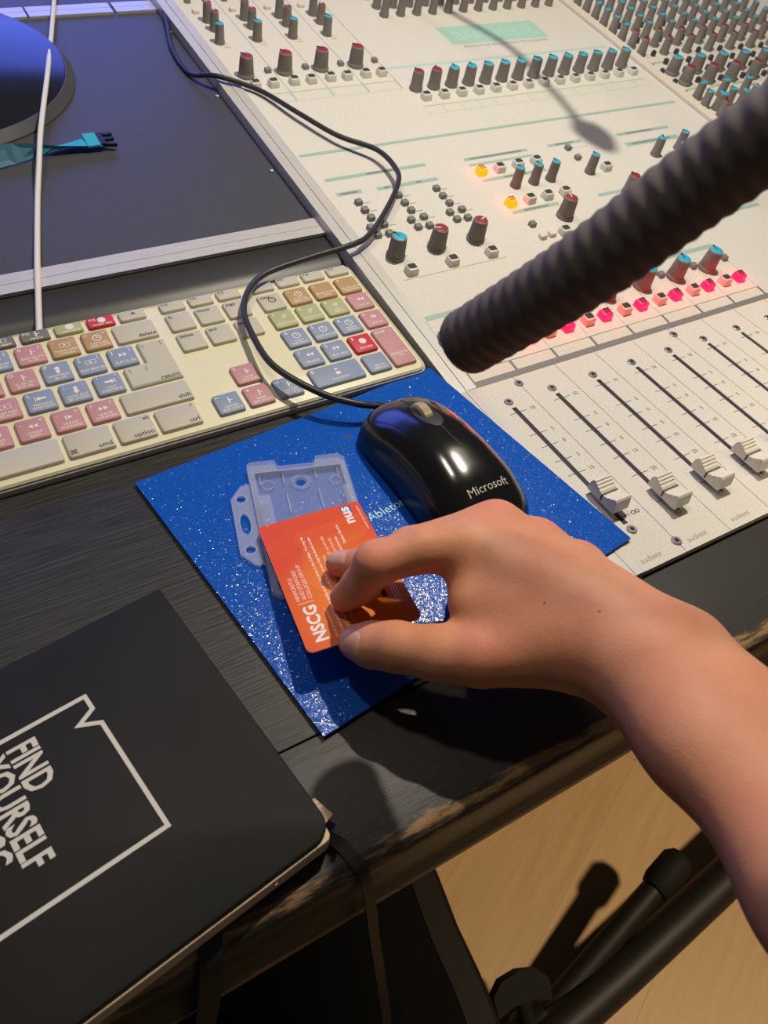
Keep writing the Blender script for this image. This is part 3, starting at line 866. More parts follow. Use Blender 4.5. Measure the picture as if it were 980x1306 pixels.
# letters
y = -U
key(0.75 * U, y, 'grey', 0.0258)
for i, c in enumerate(('green', 'blue', 'pink', 'brown', 'blue', 'pink', 'pink')): key((2 + i) * U, y, c)
key(9 * U, y, 'pink', big='I', cap='TAB TO|TRANS', ic='mark')
key(10 * U, y, 'pink', big='O', cap='TL SEL TO|EDIT SEL', ic='mark')
key(11 * U, y, 'blue', big='P', cap='MOVE EDIT|SEL UP', ic='up')
key(12 * U, y, 'blue', big='[', tr='{', cap='PLAY EDIT SEL', ic='box')
key(13 * U, y, 'blue', big=']', tr='}', cap='PLAY TL SEL', ic='ffwd')
y = -2 * U
key(0.875 * U, y, 'grey', 0.0305)
for i, c in enumerate(('pink', 'blue', 'green', 'green', 'pink', 'blue', 'pink')): key((2.25 + i) * U, y, c)
key(9.25 * U, y, 'pink', big='K', cap='SNAP END|TO PLAY', ic='box')
key(10.25 * U, y, 'blue', big='L', cap='PREVIOUS|START/END', ic='left')
key(11.25 * U, y, 'blue', big=';', tr=':', cap='MOVE EDIT|SEL DOWN', ic='down')
key(12.25 * U, y, 'blue', big="'", tr='"', cap='NEXT|START/END', ic='right')
# the stepped return key
rx0, rx1, rxl = 13.5 * U + 0.0014, 14.5 * U - 0.0014, 12.75 * U + 0.0014
poly = [(rx0, -U + 0.0080), (rx0, -2 * U + 0.0080), (rxl, -2 * U + 0.0080), (rxl, -2 * U - 0.0080), (rx1, -2 * U - 0.0080), (rx1, -U + 0.0080)]
ccx, ccy = 0.2600, -0.0285
poly = [(a - ccx, b - ccy) for a, b in poly]
shr = [(x + (0.0008 if x < 0 else -0.0008) + (0 if True else 0), y_ + (-0.0008 if y_ > 0 else 0.0008)) for x, y_ in poly]
mb = MB(); mb.rings([[(a, b, -0.002) for a, b in poly], [(a, b, -0.0003) for a, b in poly], [(a, b, 0.0004) for a, b in shr]])
rk = part('key', mb, KEYC['grey'], kb); rk.location = (ccx, ccy, 0)
for t, dx, dy, sz in (('return', 0.0080, -0.0152, 0.0044), ('\\', 0.0010, 0.0135, 0.0040), ('|', 0.0120, 0.0135, 0.0036), ('\\', -0.0125, -0.0045, 0.0040), ('|', -0.0030, -0.0050, 0.0036)):
    link('legend', text_mesh(t, sz, leg_k, 'CENTER', 0.00006, ext=0.00003), rk, (dx, dy, 0.00046))
y = -3 * U
key(1.125 * U, y, 'grey', 0.040)
for i, c in enumerate(('blue', 'pink', 'pink', 'pink', 'green', 'blue')): key((2.75 + i) * U, y, c)
key(8.75 * U, y, 'pink', big='M', cap='NUDGE|BACK', ic='rew')
key(9.75 * U, y, 'pink', big=',', tr='<', cap='NUDGE|BACK', ic='rew')
key(10.75 * U, y, 'pink', big='.', tr='>', cap='NUDGE|FORWARD', ic='nudge')
key(11.75 * U, y, 'pink', big='/', tr='?', cap='NUDGE|FORWARD', ic='ffwd')
key(0.2549, y, 'grey', 0.0400, br='shift')
y = -4 * U
for a, b in ((0.0014, 0.026), (0.0285, 0.050), (0.0525, 0.0785)): key((a + b) / 2, y, 'grey', b - a, 0.0175)
key((0.081 + 0.1953) / 2, y, 'grey', 0.1953 - 0.081, 0.0175)
key(0.2102, y, 'grey', 0.0252, 0.0175, br='cmd', bl='\u2318')
key(0.2356, y, 'grey', 0.0210, 0.0175, br='option', tr='alt')
key(0.2604, y, 'grey', 0.0242, 0.0175, br='ctrl', tr='^')
# navigation block
N0 = 0.2908
key(N0, 0, 'grey', big='fn'); key(N0 + U, 0, 'grey', cap=None, big=' home'); key(N0 + 2 * U, 0, 'grey', big=' page')
key(N0, -U, 'grey', big='  delete'); key(N0 + U, -U, 'grey', big=' end'); key(N0 + 2 * U, -U, 'grey', big=' page')
key(N0 + U, -3 * U, 'pink', cap='MARK|EDIT END', ic='mark', big='\u2191')
key(N0, -4 * U, 'blue', cap='CENTER|EDIT START', ic='mark', big='\u2190')
key(N0 + U, -4 * U, 'pink', cap='MARK|EDIT START', ic='mark', big='\u2193')
key(N0 + 2 * U, -4 * U, 'blue', cap='CENTER|EDIT END', ic='mark', big='\u2192')
# number pad
N1 = 0.3528
key(N1, -0.001, 'grey', big='  clear', ic='ring'); key(N1 + U, -0.001, 'brown', big='=', cap='CAPTURE|TIME CODE', ic='ring')
key(N1 + 2 * U, -0.001, 'brown', big='/', cap='ENTER START|TIME'); key(N1 + 3 * U, -0.001, 'brown', big='*', cap='ENTER MAIN|COUNTER')
for i, (t, c) in enumerate((('7', 'METRONOME'), ('8', 'COUNT OFF'), ('9', 'MIDI|MERGE'))): key(N1 + U * i, -U, 'green', big=t, cap=c, ic='plus')
key(N1 + 3 * U, -U, 'pink', big='-', cap='NUDGE', ic='rew')
for i, (t, c) in enumerate((('4', 'LOOP|PLAYBACK'), ('5', 'LOOP RECORD'), ('6', 'QUICK|PUNCH'))): key(N1 + U * i, -2 * U, 'blue', big=t, cap=c, ic='ring')
key(N1 + 3 * U, -2 * U, 'pink', big='+', cap='NUDGE', ic='nudge')
key(N1, -3 * U, 'blue', big='1', cap='REWIND', ic='rew'); key(N1 + U, -3 * U, 'blue', big='2', cap='FAST FWD', ic='ffwd')
key(N1 + 2 * U, -3 * U, 'red', big='3', cap='RECORD', ic='disc')
key(0.4092, -0.0664, 'pink', 0.0163, 0.0358, cap='CREATE MEM|LOC', big=' enter')
key(0.3624, -4 * U, 'blue', 0.0350, 0.0168, big='0', cap='PLAY/STOP', ic='stop')
key(N1 + 2 * U, -4 * U, 'blue', big='.', cap='RECALL|MEM LOC')
# white cable of the keyboard, up over the lip and along the tray
pts = [(-0.3345, 0.1640, 0.0110), (-0.3303, 0.1802, 0.0130), (-0.3248, 0.2014, 0.0152), (-0.3203, 0.2177, 0.0190)] + [Vector(onT(*q)) for q in (
    (-0.3096, 0.2303, 0.0025), (-0.2975, 0.2727, 0.0025), (-0.2866, 0.3037, 0.0090), (-0.2759, 0.3377, 0.0100), (-0.2627, 0.3747, 0.0115), (-0.2505, 0.4098, 0.0108), (-0.2323, 0.4671, 0.0060), (-0.2046, 0.5522, 0.0045), (-0.180, 0.63, 0.0030), (-0.155, 0.72, 0.0030))]
pts = [Vector(p) for p in pts]
inv = (Matrix.Translation(kb.location) @ Euler((KT, 0, -0.00164)).to_matrix().to_4x4()).inverted()
mb = MB().tube([inv @ p for p in catmull(pts, 6)], 0.00205, 10)
o = part('cable', mb, cable_white, kb, True, 80); o['label'] = 'thin white keyboard cable'

# ================================================================== MOUSE MAT
MZ0, MZ1 = 0.0006, 0.0026
mc = [(-0.3215, 0.0310), (-0.2984, -0.1428), (-0.0961, -0.1170), (-0.1196, 0.0527)]
mcx, mcy = sum(p[0] for p in mc) / 4, sum(p[1] for p in mc) / 4
mm = thing('mouse_mat', 'glittery royal blue mouse mat with pale printed logo', 'mouse mat', (mcx, mcy, MZ0), (0, 0, math.radians(7.3)))
mi = Matrix.Rotation(-math.radians(7.3), 2)


def mloc(x, y): v = mi @ Vector((x - mcx, y - mcy)); return v.x, v.y


pl = [mloc(*p) for p in mc]
part('mat_sheet', MB().prism([pl[0], pl[1], pl[2], pl[3]], 0.0003, MZ1 - MZ0), blue_m, mm)
part('backing', MB().prism([(x * 0.998, y_ * 0.998) for x, y_ in pl], 0.0, 0.0003), mat_edge, mm)
ZT = MZ1 - MZ0 + 0.00005
x0, y0 = mloc(-0.2268, -0.0478)
mb = MB()
for k in range(4): mb.box(x0 - 0.0062 + k * 0.00155, x0 - 0.0062 + k * 0.00155 + 0.0008, y0 + 0.0002, y0 + 0.0054, ZT - 0.00004, ZT)
for k in range(4): mb.box(x0 + 0.0002, x0 + 0.0056, y0 + 0.0002 + k * 0.00147, y0 + 0.0002 + k * 0.00147 + 0.0008, ZT - 0.00004, ZT)
part('logo', mb, mat_print, mm)
link('logo_text', text_mesh('Ableton', 0.0078, mat_print, 'LEFT', 0.0, ext=0.00002), mm, (x0 + 0.0066, y0 + 0.0031, ZT))
xa, ya = mloc(-0.2995, -0.1350); xb, yb = mloc(-0.2915, -0.1405)
part('scratch', MB().tube([(xa, ya, ZT - 0.0002), ((xa + xb) / 2, (ya + yb) / 2 + 0.0006, ZT - 0.0002), (xb, yb, ZT - 0.0002)], 0.0003, 6), mat_white, mm)
for sx_, sy_, r_ in ((-0.1905, 0.0215, 0.0016), (-0.2005, 0.0165, 0.0022), (-0.2090, 0.0290, 0.0011), (-0.2165, 0.0035, 0.0020), (-0.2075, 0.0105, 0.0012)):
    a, b = mloc(sx_, sy_)
    part('scuff', MB().prism([(a + r_ * (1 + 0.3 * math.sin(3 * t)) * math.cos(t), b + 0.7 * r_ * (1 + 0.2 * math.cos(2 * t)) * math.sin(t)) for t in [i * 0.7854 for i in range(8)]], ZT - 0.00003, ZT), mat_edge, mm)

# ================================================================== MOUSE
MX, MY = -0.1705, -0.0365
ms = thing('computer_mouse', 'glossy black wired computer mouse with tan scroll wheel', 'mouse', (MX, MY, MZ1), (0, 0, math.radians(1.5)))
Ys = np.array([0.0560, 0.0545, 0.050, 0.042, 0.030, 0.012, -0.008, -0.028, -0.044, -0.0525, -0.0565, -0.0580])
Ws = np.array([0.0100, 0.0190, 0.0255, 0.0282, 0.0288, 0.0282, 0.0284, 0.0296, 0.0280, 0.0225, 0.0140, 0.0060])
Hs = np.array([0.0130, 0.0165, 0.0205, 0.0250, 0.0300, 0.0348, 0.0362, 0.0335, 0.0268, 0.0205, 0.0150, 0.0110])
yy = np.concatenate([np.linspace(0.0560, 0.042, 9), np.linspace(0.040, -0.042, 22), np.linspace(-0.0440, -0.0580, 9)])


def mW(y): return float(np.interp(-y, -Ys, Ws))
def mH(y): return float(np.interp(-y, -Ys, Hs))


def sm_(f, y):
    return sum(f(min(max(y + d, -0.058), 0.056)) for d in (-0.004, -0.002, 0, 0.002, 0.004)) / 5


def mtop(x, y):
    w, h = sm_(mW, y), sm_(mH, y)
    t = min(abs(x) / w, 0.999)
    return h * (1 - t ** 2.7) ** (1 / 2.3)


def mring(y, f0, f1, n, off=0.0):
    w = sm_(mW, y); r = []
    for k in range(n + 1):
        a = f0 + (f1 - f0) * k / n
        x = w * math.sin(a * math.pi / 2)
        r.append((x * (1 + off), y, mtop(x, y) + off * 0.02))
    return r


# lower shell: full profile, tucked in at the base
rs = []
for y in yy:
    up = mring(y, -0.985, 0.985, 30)
    w = sm_(mW, y)
    rs.append([(-0.84 * w, y * 0.965, 0.0004), (-0.97 * w, y * 0.99, 0.0035)] + up + [(0.97 * w, y * 0.99, 0.0035), (0.84 * w, y * 0.965, 0.0004)])
part('side_shell', MB().rings(rs), mouse_side, ms, True, 60)
# top cover standing slightly proud of the sides
rs = []
for y in yy[3:-4]:
    t = (y + 0.05) / 0.1
    f = 0.80 - 0.10 * math.sin(math.pi * min(max(t, 0), 1))
    r = mring(y, -f, f, 26)
    rs.append([(p[0], p[1], p[2] - 0.0004) for p in r[:1]] + [(p[0], p[1], p[2] + 0.0007) for p in r[1:-1]] + [(p[0], p[1], p[2] - 0.0004) for p in r[-1:]])
part('top_cover', MB().rings(rs, closed=False, cap0=False, cap1=False), mouse_gloss, ms, True, 70)
# scroll wheel in its oval well
wy = 0.0245
well = MB()
ring0 = [(0.0062 * math.cos(a * 0.314), wy - 0.0035 + 0.0125 * math.sin(a * 0.314)) for a in range(20)]
well.rings([[(x, y, mtop(x, y) + 0.0009) for x, y in ring0], [(x * 0.82, wy - 0.0035 + (y - wy + 0.0035) * 0.88, mtop(x, y) + 0.0012) for x, y in ring0]], cap0=False, cap1=True)
part('wheel_well', well, slot_m, ms, True, 40)
wh = MB(); n = 36; rs = []
for x, r in ((-0.0032, 0.0085), (-0.0024, 0.0100), (0.0024, 0.0100), (0.0032, 0.0085)):
    rs.append([(x, r * (1 - 0.035 * (k % 2)) * math.cos(2 * math.pi * k / n), r * (1 - 0.035 * (k % 2)) * math.sin(2 * math.pi * k / n)) for k in range(n)])
wh.rings(rs)
part('scroll_wheel', wh, wheel_m, ms, True, 25).location = (0, wy, mtop(0, wy) - 0.0052)
mb = MB(); Lr = [[], []]
pts = [(0.0002, y) for y in np.linspace(0.0085, -0.0105, 10)]
mb.tube([(x, y, mtop(x, y) + 0.0006) for x, y in pts], 0.00045, 6)
mb.tube([(x, y, mtop(x, y) + 0.0006) for x, y in [(0.0002, y) for y in np.linspace(0.034, 0.046, 6)]], 0.00045, 6)
part('button_split', mb, slot_m, ms)
# lettering wrapped onto the rear hump
me = text_mesh('Microsoft', 0.0064, logo_grey, 'CENTER', 0.0, ext=0.0)
lm = me.copy(); lm.name = 'lettering'
for v in lm.vertices:
    x, y = v.co.x, v.co.y - 0.0362
    v.co = (x, y, mtop(x, y) + 0.0010)
o = link('logo', lm, ms)
# cable leaves the nose, crosses the keyboard and the console
cw = [(-0.1715, 0.0165, 0.0125), (-0.1780, 0.0235, 0.0130), (-0.1885, 0.0270, 0.0155), (-0.2040, 0.0390, 0.0180), (-0.2170, 0.0590, 0.0200), (-0.2225, 0.0780, 0.0205), (-0.2210, 0.1040, 0.0205), (-0.2165, 0.1280, 0.0215), (-0.2040, 0.1480, 0.0225),
      (-0.1855, 0.1600, 0.0240), (-0.1480, 0.1660, 0.0250), (-0.1150, 0.1690, 0.0260)]
cw = [Vector(p) for p in cw] + [Vector(onM(x, s, h)) for x, s, h in ((-0.0980, 0.1505, 0.0080), (-0.0735, 0.1705, 0.0090), (-0.0465, 0.1980, 0.0100), (-0.0370, 0.2170, 0.0100), (-0.0385, 0.2460, 0.0095), (-0.0590, 0.2750, 0.0075), (-0.0755, 0.3155, 0.0065), (-0.0905, 0.3590, 0.0040),
                                                    (-0.1175, 0.3875, 0.0040), (-0.1310, 0.4120, -0.0050), (-0.1300, 0.4570, -0.0055), (-0.1140, 0.5220, -0.0030), (-0.1100, 0.6000, 0.0040), (-0.1200, 0.7200, -0.0050))]
iv = (Matrix.Translation(ms.location) @ Matrix.Rotation(math.radians(1.5), 4, 'Z')).inverted()
o = part('cable', MB().tube([iv @ p for p in catmull(cw, 6)], 0.0021, 10), cable_black, ms, True, 80); o['label'] = 'black mouse cable'
part('cable_sleeve', MB().tube([iv @ Vector(p) for p in ((-0.1700, 0.0150, 0.0120), (-0.1735, 0.0196, 0.0125), (-0.1785, 0.0238, 0.0131))], [0.0036, 0.0032, 0.0027], 12), mouse_side, ms, True, 60)


# ================================================================== BADGE HOLDER
def plate_mesh(name, polys, th, mat):
    c = bpy.data.curves.new('outline', 'CURVE'); c.dimensions = '2D'; c.fill_mode = 'BOTH'; c.extrude = th / 2
    for p in polys:
        s = c.splines.new('POLY'); s.points.add(len(p) - 1)
        for q, (x, y) in zip(s.points, p): q.co = (x, y, 0, 1)
        s.use_cyclic_u = True
    o = bpy.data.objects.new('outline', c); COL.objects.link(o); bpy.context.view_layer.update()
    me = bpy.data.meshes.new_from_object(o.evaluated_get(bpy.context.evaluated_depsgraph_get()))
    bpy.data.objects.remove(o); bpy.data.curves.remove(c)
    me.materials.clear(); me.materials.append(mat); me.name = name
    return me


def circ(cx, cy, rx, ry=None, n=16):
    ry = ry or rx
    return [(cx + rx * math.cos(2 * math.pi * k / n), cy + ry * math.sin(2 * math.pi * k / n)) for k in range(n)]


HX, HY = -0.2642, 0.0168
bh = thing('badge_holder', 'clear rigid plastic badge holder with slotted side tab on blue mat', 'badge holder', (HX, HY, MZ1), (0, 0, math.radians(-15.4)))
HW, HL = 0.0545, 0.0905
outer = [(0.002, 0), (0.0155, 0), (0.0165, -0.004), (0.0180, -0.0050), (0.0360, -0.0050), (0.0375, -0.004), (0.0385, 0), (HW - 0.003, 0), (HW, -0.003), (HW, -HL + 0.003), (HW - 0.003, -HL), (0.003, -HL), (0, -HL + 0.003), (0, -0.002)]
link('back_plate', plate_mesh('back_plate', [outer, circ(0.0275, -0.0165, 0.0027)], 0.0010, clear), bh, (0, 0, 0.0010))
inner = [(0.0035, -0.0085), (HW - 0.0035, -0.0085), (HW - 0.0035, -HL + 0.0035), (0.0035, -HL + 0.0035)]
link('frame', plate_mesh('frame', [outer, inner], 0.0030, clear_edge), bh, (0, 0, 0.0030))
tab = [(-0.0004, -0.0140), (-0.0050, -0.0150), (-0.0115, -0.0240), (-0.0115, -0.0610), (-0.0050, -0.0690), (-0.0004, -0.0690)]
link('tab', plate_mesh('tab', [tab, circ(-0.0060, -0.0245, 0.0025, 0.0022), circ(-0.0062, -0.0420, 0.0026, 0.0072), circ(-0.0060, -0.0590, 0.0025, 0.0023)], 0.0014, clear_edge), bh, (0, 0, 0.0020))
for cx, cy, rx in ((-0.0060, -0.0245, 0.0030), (-0.0060, -0.0590, 0.0030), (0.0275, -0.0165, 0.0040), (0.0275, -0.0165, 0.0052), (0.0095, -0.0165, 0.0032), (0.0465, -0.0180, 0.0032)):
    pts = [(x, y, 0.0024) for x, y in circ(cx, cy, rx, n=18)]
    part('rim', MB().tube(pts + pts[:2], 0.00035, 6), clear_edge, bh, True, 80)
pts = [(x, y, 0.0027) for x, y in circ(-0.0062, -0.0420, 0.0030, 0.0078, 18)]
part('rim', MB().tube(pts + pts[:2], 0.00035, 6), clear_edge, bh, True, 80)
for x, a, b in ((0.0058, -0.0090, -0.0160), (0.0185, -0.0060, -0.0170), (0.0365, -0.0055, -0.0150), (0.0490, -0.0080, -0.0150), (0.0185, -0.0240, -0.0380), (0.0360, -0.0230, -0.0380)):
    part('rib', MB().box(x - 0.0004, x + 0.0004, b, a, 0.0015, 0.0027), clear_edge, bh)
part('ridge', MB().box(0.0035, HW - 0.0035, -0.0092, -0.0084, 0.0015, 0.0048), clear_edge, bh)
part('lip', MB().box(0.0030, 0.0088, -0.0560, -0.0270, 0.0062, 0.0070), clear, bh)
part('lip', MB().box(HW - 0.0062, HW - 0.0030, -0.0620, -0.0260, 0.0062, 0.0070), clear, bh)
for k in range(4):
    part('ridge', MB().box(0.0060 + k * 0.0030, 0.0068 + k * 0.0030, -0.0840, -0.0660, 0.0015, 0.0034), clear_edge, bh)

# ================================================================== ID CARD
TL = Vector((-0.2781, -0.0301, 0.0082)); BL = Vector((-0.2918, -0.1134, 0.0200)); TR = Vector((-0.2256, -0.0420, 0.0130))
ux = (TL - BL).normalized(); uy = (TL - TR); uy = (uy - ux * uy.dot(ux)).normalized(); uz = ux.cross(uy)
BR = BL - uy * 0.054
cm = Matrix((( ux.x, uy.x, uz.x), (ux.y, uy.y, uz.y), (ux.z, uy.z, uz.z))).to_euler()
ic = thing('id_card', 'orange plastic student card pinched by the hand above the badge holder', 'card', BR, cm)
cw_, ch_ = 0.0856, 0.0540
cp = [(x + cw_ / 2, y + ch_ / 2) for x, y in rrect(cw_, ch_, 0.0032, 5)]
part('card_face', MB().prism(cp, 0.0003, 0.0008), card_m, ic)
part('card_core', MB().prism([(cw_ / 2 + (x - cw_ / 2) * 0.9995, ch_ / 2 + (y - ch_ / 2) * 0.9995) for x, y in cp], 0.0, 0.00032), card_edge, ic)
CZ = 0.00083


def ctext(s, x, y, size, m=card_white, bold=0.0, fit=None):
    return link('lettering', text_mesh(s, size, m, 'LEFT', bold, fit=fit, ext=0.00001), ic, (x, y, CZ))


ctext('NSCG', 0.0045, 0.0425, 0.009, card_white, 0.0003, fit=(0.0215, 0.0064))
part('print_rule', MB().box(0.0282, 0.0285, 0.0425, 0.0500, CZ - 0.00003, CZ), card_white, ic)
for k, t in enumerate(('NEWCASTLE', 'AND STAFFORD', 'COLLEGES GROUP')): ctext(t, 0.0302, 0.0490 - 0.0030 * k, 0.0027)
for k, (t, x, m) in enumerate((('proof of enrolment."', 0.004, card_soft), ('This card must be worn visibly at all times when in the College. You may be', 0.004, card_white), ('asked to show it at any time. If you fail to do so you may be denied access.', 0.004, card_white),
                               ('The card remains the property of the College at all times.', 0.0040, card_soft), ('In an emergency, personal ID, we will offer', 0.030, card_soft), ('on support and services advice financial', 0.030, card_soft),
                               ('If found please return to Student Services', 0.028, card_white), ('Student Services', 0.058, card_white))):
    ctext(t, x, 0.0390 - 0.0032 * k, 0.00215, m, 0.00003)
part('print_block', MB().box(0.0788, 0.0840, 0.0052, 0.0108, CZ - 0.00004, CZ - 0.00001), card_blue, ic)
ctext('nus', 0.0705, 0.0062, 0.008, card_white, 0.0003, fit=(0.0128, 0.0042))
ctext('national union of students', 0.0630, 0.0022, 0.0018)
part('print_block', MB().box(0.030, 0.042, 0.0028, 0.0062, CZ - 0.00004, CZ), card_white, ic)
part('print_block', MB().box(0.012, 0.034, 0.0030, 0.0080, CZ - 0.00006, CZ - 0.00004), card_grey, ic)
part('print_block', MB().box(0.018, 0.030, 0.0098, 0.0122, CZ - 0.00004, CZ), card_dark, ic)
for k in range(3): part('print_rule', MB().box(0.013, 0.033, 0.0040 + 0.0013 * k, 0.0044 + 0.0013 * k, CZ - 0.00003, CZ), card_white, ic)
ctext('S', 0.0445, 0.0030, 0.005, card_white, 0.0002)

# ================================================================== HAND AND FOREARM
def capsule(F, G, a, b, ra, rb):
    X, Y, Z = G
    a = np.array(a); b = np.array(b); d = b - a; L2 = d @ d
    px, py, pz = X - a[0], Y - a[1], Z - a[2]
    t = np.clip((px * d[0] + py * d[1] + pz * d[2]) / L2, 0, 1)
    r = ra + (rb - ra) * t
    return np.sqrt((px - t * d[0]) ** 2 + (py - t * d[1]) ** 2 + (pz - t * d[2]) ** 2) - r


def smin(a, b, k):
    h = np.clip(0.5 + 0.5 * (b - a) / k, 0, 1)
    return b + (a - b) * h - k * h * (1 - h)


def build_hand():
    st = 0.0016
    lo = np.array([-0.292, -0.46, -0.002]); hi = np.array([-0.115, -0.055, 0.19])
    n = ((hi - lo) / st).astype(int)
    ax = [lo[i] + st * np.arange(n[i]) for i in range(3)]
    G = np.meshgrid(ax[0].astype(np.float32), ax[1].astype(np.float32), ax[2].astype(np.float32), indexing='ij')
    IM, MM, RM_, LM_ = HAND['index'][0], HAND['middle'][0], HAND['ring'][0], HAND['little'][0]
    chains = HAND

    def chain(c, k=0.0035):
        f = None
        for (a, ra), (b, rb) in zip(c[:-1], c[1:]):
            q = capsule(None, G, a, b, ra, rb)
            f = q if f is None else smin(f, q, k)
        return f
    palm = None
    for i, seg in enumerate(PALM):
        q = capsule(None, G, *seg)
        palm = q if palm is None else smin(palm, q, 0.012 if i < 6 else 0.019)
    out = palm
    fing = None
    for nm in ('index', 'middle', 'ring', 'little', 'thumb'):
        q = chain(chains[nm])
        fing = q if fing is None else smin(fing, q, 0.0012)
    out = smin(out, fing, 0.007)
    # surface nets
    s = out < 0
    F = out
    c = np.zeros(tuple(n - 1), np.int8)
    for dx in (0, 1):
        for dy in (0, 1):
            for dz in (0, 1):
                c += s[dx:n[0] - 1 + dx, dy:n[1] - 1 + dy, dz:n[2] - 1 + dz]
    act = (c > 0) & (c < 8)
    idx = -np.ones(act.shape, np.int64); cells = np.argwhere(act); idx[act] = np.arange(len(cells))
    acc = np.zeros((len(cells), 3)); cnt = np.zeros(len(cells))
    corners = [np.array((i, j, k)) for i in (0, 1) for j in (0, 1) for k in (0, 1)]
    for a in corners:
        for d in range(3):
            if a[d]: continue
            b = a.copy(); b[d] = 1
            ia, ib = cells + a, cells + b
            fa = F[ia[:, 0], ia[:, 1], ia[:, 2]].astype(float); fb = F[ib[:, 0], ib[:, 1], ib[:, 2]].astype(float)
            m = (fa < 0) != (fb < 0)
            t = np.where(m, fa / np.where(m, fa - fb, 1), 0)
            p = a[None, :] + t[:, None] * (b - a)[None, :]
            acc[m] += p[m]; cnt[m] += 1
    V = lo + st * (cells + acc / cnt[:, None])
    faces = []
    for d in range(3):
        u, v = (d + 1) % 3, (d + 2) % 3
        sl = [slice(None)] * 3; sl2 = [slice(None)] * 3
        sl[d] = slice(0, n[d] - 1); sl2[d] = slice(1, n[d])
        A, B = s[tuple(sl)], s[tuple(sl2)]
        for flip, mask in ((False, A & ~B), (True, ~A & B)):
            e = np.argwhere(mask)
            e = e[(e[:, u] > 0) & (e[:, v] > 0) & (e[:, u] < n[u] - 1) & (e[:, v] < n[v] - 1)]
            q = []
            for du, dv in ((0, 0), (-1, 0), (-1, -1), (0, -1)):
                g = e.copy(); g[:, u] += du; g[:, v] += dv
                q.append(idx[g[:, 0], g[:, 1], g[:, 2]])
            q = np.stack(q, 1)
            if flip: q = q[:, ::-1]
            faces.append(q)
    faces = np.concatenate(faces)
    return V, faces


HAND = dict(
    index=[((-0.2160, -0.1165, 0.0580), 0.0118), ((-0.2365, -0.1090, 0.0585), 0.0098), ((-0.2560, -0.1040, 0.0545), 0.0094), ((-0.2607, -0.1015, 0.0380), 0.0082), ((-0.2655, -0.0972, 0.0262), 0.0070)],
    middle=[((-0.1985, -0.1110, 0.0560), 0.0118), ((-0.2340, -0.0975, 0.0460), 0.0088), ((-0.2495, -0.0880, 0.0310), 0.0076), ((-0.2580, -0.0775, 0.0240), 0.0064)],
    ring=[((-0.1830, -0.1240, 0.0500), 0.0112), ((-0.2020, -0.1110, 0.0340), 0.0085), ((-0.2020, -0.1090, 0.0200), 0.0075), ((-0.1920, -0.1140, 0.0130), 0.0065)],
    little=[((-0.1680, -0.1400, 0.0450), 0.0100), ((-0.1770, -0.1280, 0.0290), 0.0075), ((-0.1763, -0.1264, 0.0180), 0.0066), ((-0.1690, -0.1320, 0.0120), 0.0060)],
    thumb=[((-0.2080, -0.1730, 0.0520), 0.0165), ((-0.2362, -0.1565, 0.0430), 0.0130), ((-0.2492, -0.1465, 0.0390), 0.0114), ((-0.2615, -0.1340, 0.0350), 0.0104), ((-0.2675, -0.1255, 0.0285), 0.0098), ((-0.2715, -0.1190, 0.0240), 0.0080)])
WR = (-0.1880, -0.1990, 0.0660)
PALM = [(WR, (-0.2160, -0.1165, 0.0575), 0.0165, 0.0112), (WR, (-0.1985, -0.1110, 0.0555), 0.0165, 0.0112), ((-0.1760, -0.2000, 0.0620), (-0.1830, -0.1240, 0.0500), 0.0145, 0.0105), ((-0.1720, -0.1980, 0.0600), (-0.1700, -0.1400, 0.0450), 0.0130, 0.0098),
        ((-0.2020, -0.1800, 0.0560), (-0.2290, -0.1380, 0.0500), 0.0165, 0.0095), ((-0.2000, -0.1700, 0.0520), (-0.2210, -0.1280, 0.0500), 0.0150, 0.0090),
        ((-0.1960, -0.2050, 0.0640), (-0.2010, -0.2300, 0.0700), 0.0165, 0.0160), ((-0.1765, -0.2050, 0.0630), (-0.1800, -0.2320, 0.0710), 0.0150, 0.0150),
        ((-0.2010, -0.2300, 0.0700), (-0.2140, -0.2900, 0.0850), 0.0155, 0.0180), ((-0.1800, -0.2320, 0.0710), (-0.1930, -0.2900, 0.0870), 0.0145, 0.0175),
        ((-0.2140, -0.2900, 0.0850), (-0.2400, -0.4000, 0.1150), 0.0180, 0.0250), ((-0.1930, -0.2900, 0.0870), (-0.2160, -0.4000, 0.1180), 0.0175, 0.0250)]
V, Fq = build_hand()
me = bpy.data.meshes.new('person'); me.from_pydata(V.tolist(), [], Fq.tolist()); me.materials.append(skin); me.update()
me.polygons.foreach_set('use_smooth', [True] * len(me.polygons))
person = link('person', me)
tag(person, 'bare forearm and hand reaching in to pinch the orange card', 'person')
sm = person.modifiers.new('smooth', 'SMOOTH'); sm.iterations = 6; sm.factor = 0.5


from mathutils.bvhtree import BVHTree
SKIN = BVHTree.FromPolygons([Vector(p) for p in V], [tuple(int(i) for i in f) for f in Fq])


def nail(c, along, up, L, Wd):
    """a nail plate laid on the skin: c = centre inside the finger tip, along = towards the tip, up = outward"""
    a = Vector(along).normalized(); u = Vector(up); u = (u - a * u.dot(a)).normalized(); r = a.cross(u)
    mb = MB(); rs = []
    for j in range(13):
        t = -1 + 2 * j / 12
        ww = Wd * (1 - abs(t) ** 4 * 0.72) ** 0.5
        ring = []
        for k in range(13):
            q = -1 + 2 * k / 12
            o = Vector(c) + a * (t * L) + r * (q * ww)
            hit = SKIN.ray_cast(o + u * 0.02, -u)[0]
            lift = 0.00055 - 0.00075 * max(abs(q) ** 4, (abs(t) ** 4 if t < 0 else 0))
            ring.append(tuple((hit if hit else o) + u * lift))
        rs.append(ring)
    mb.rings(rs, closed=False, cap0=False, cap1=False)
    return part('fingernail', mb, nail_m, person, True, 80)


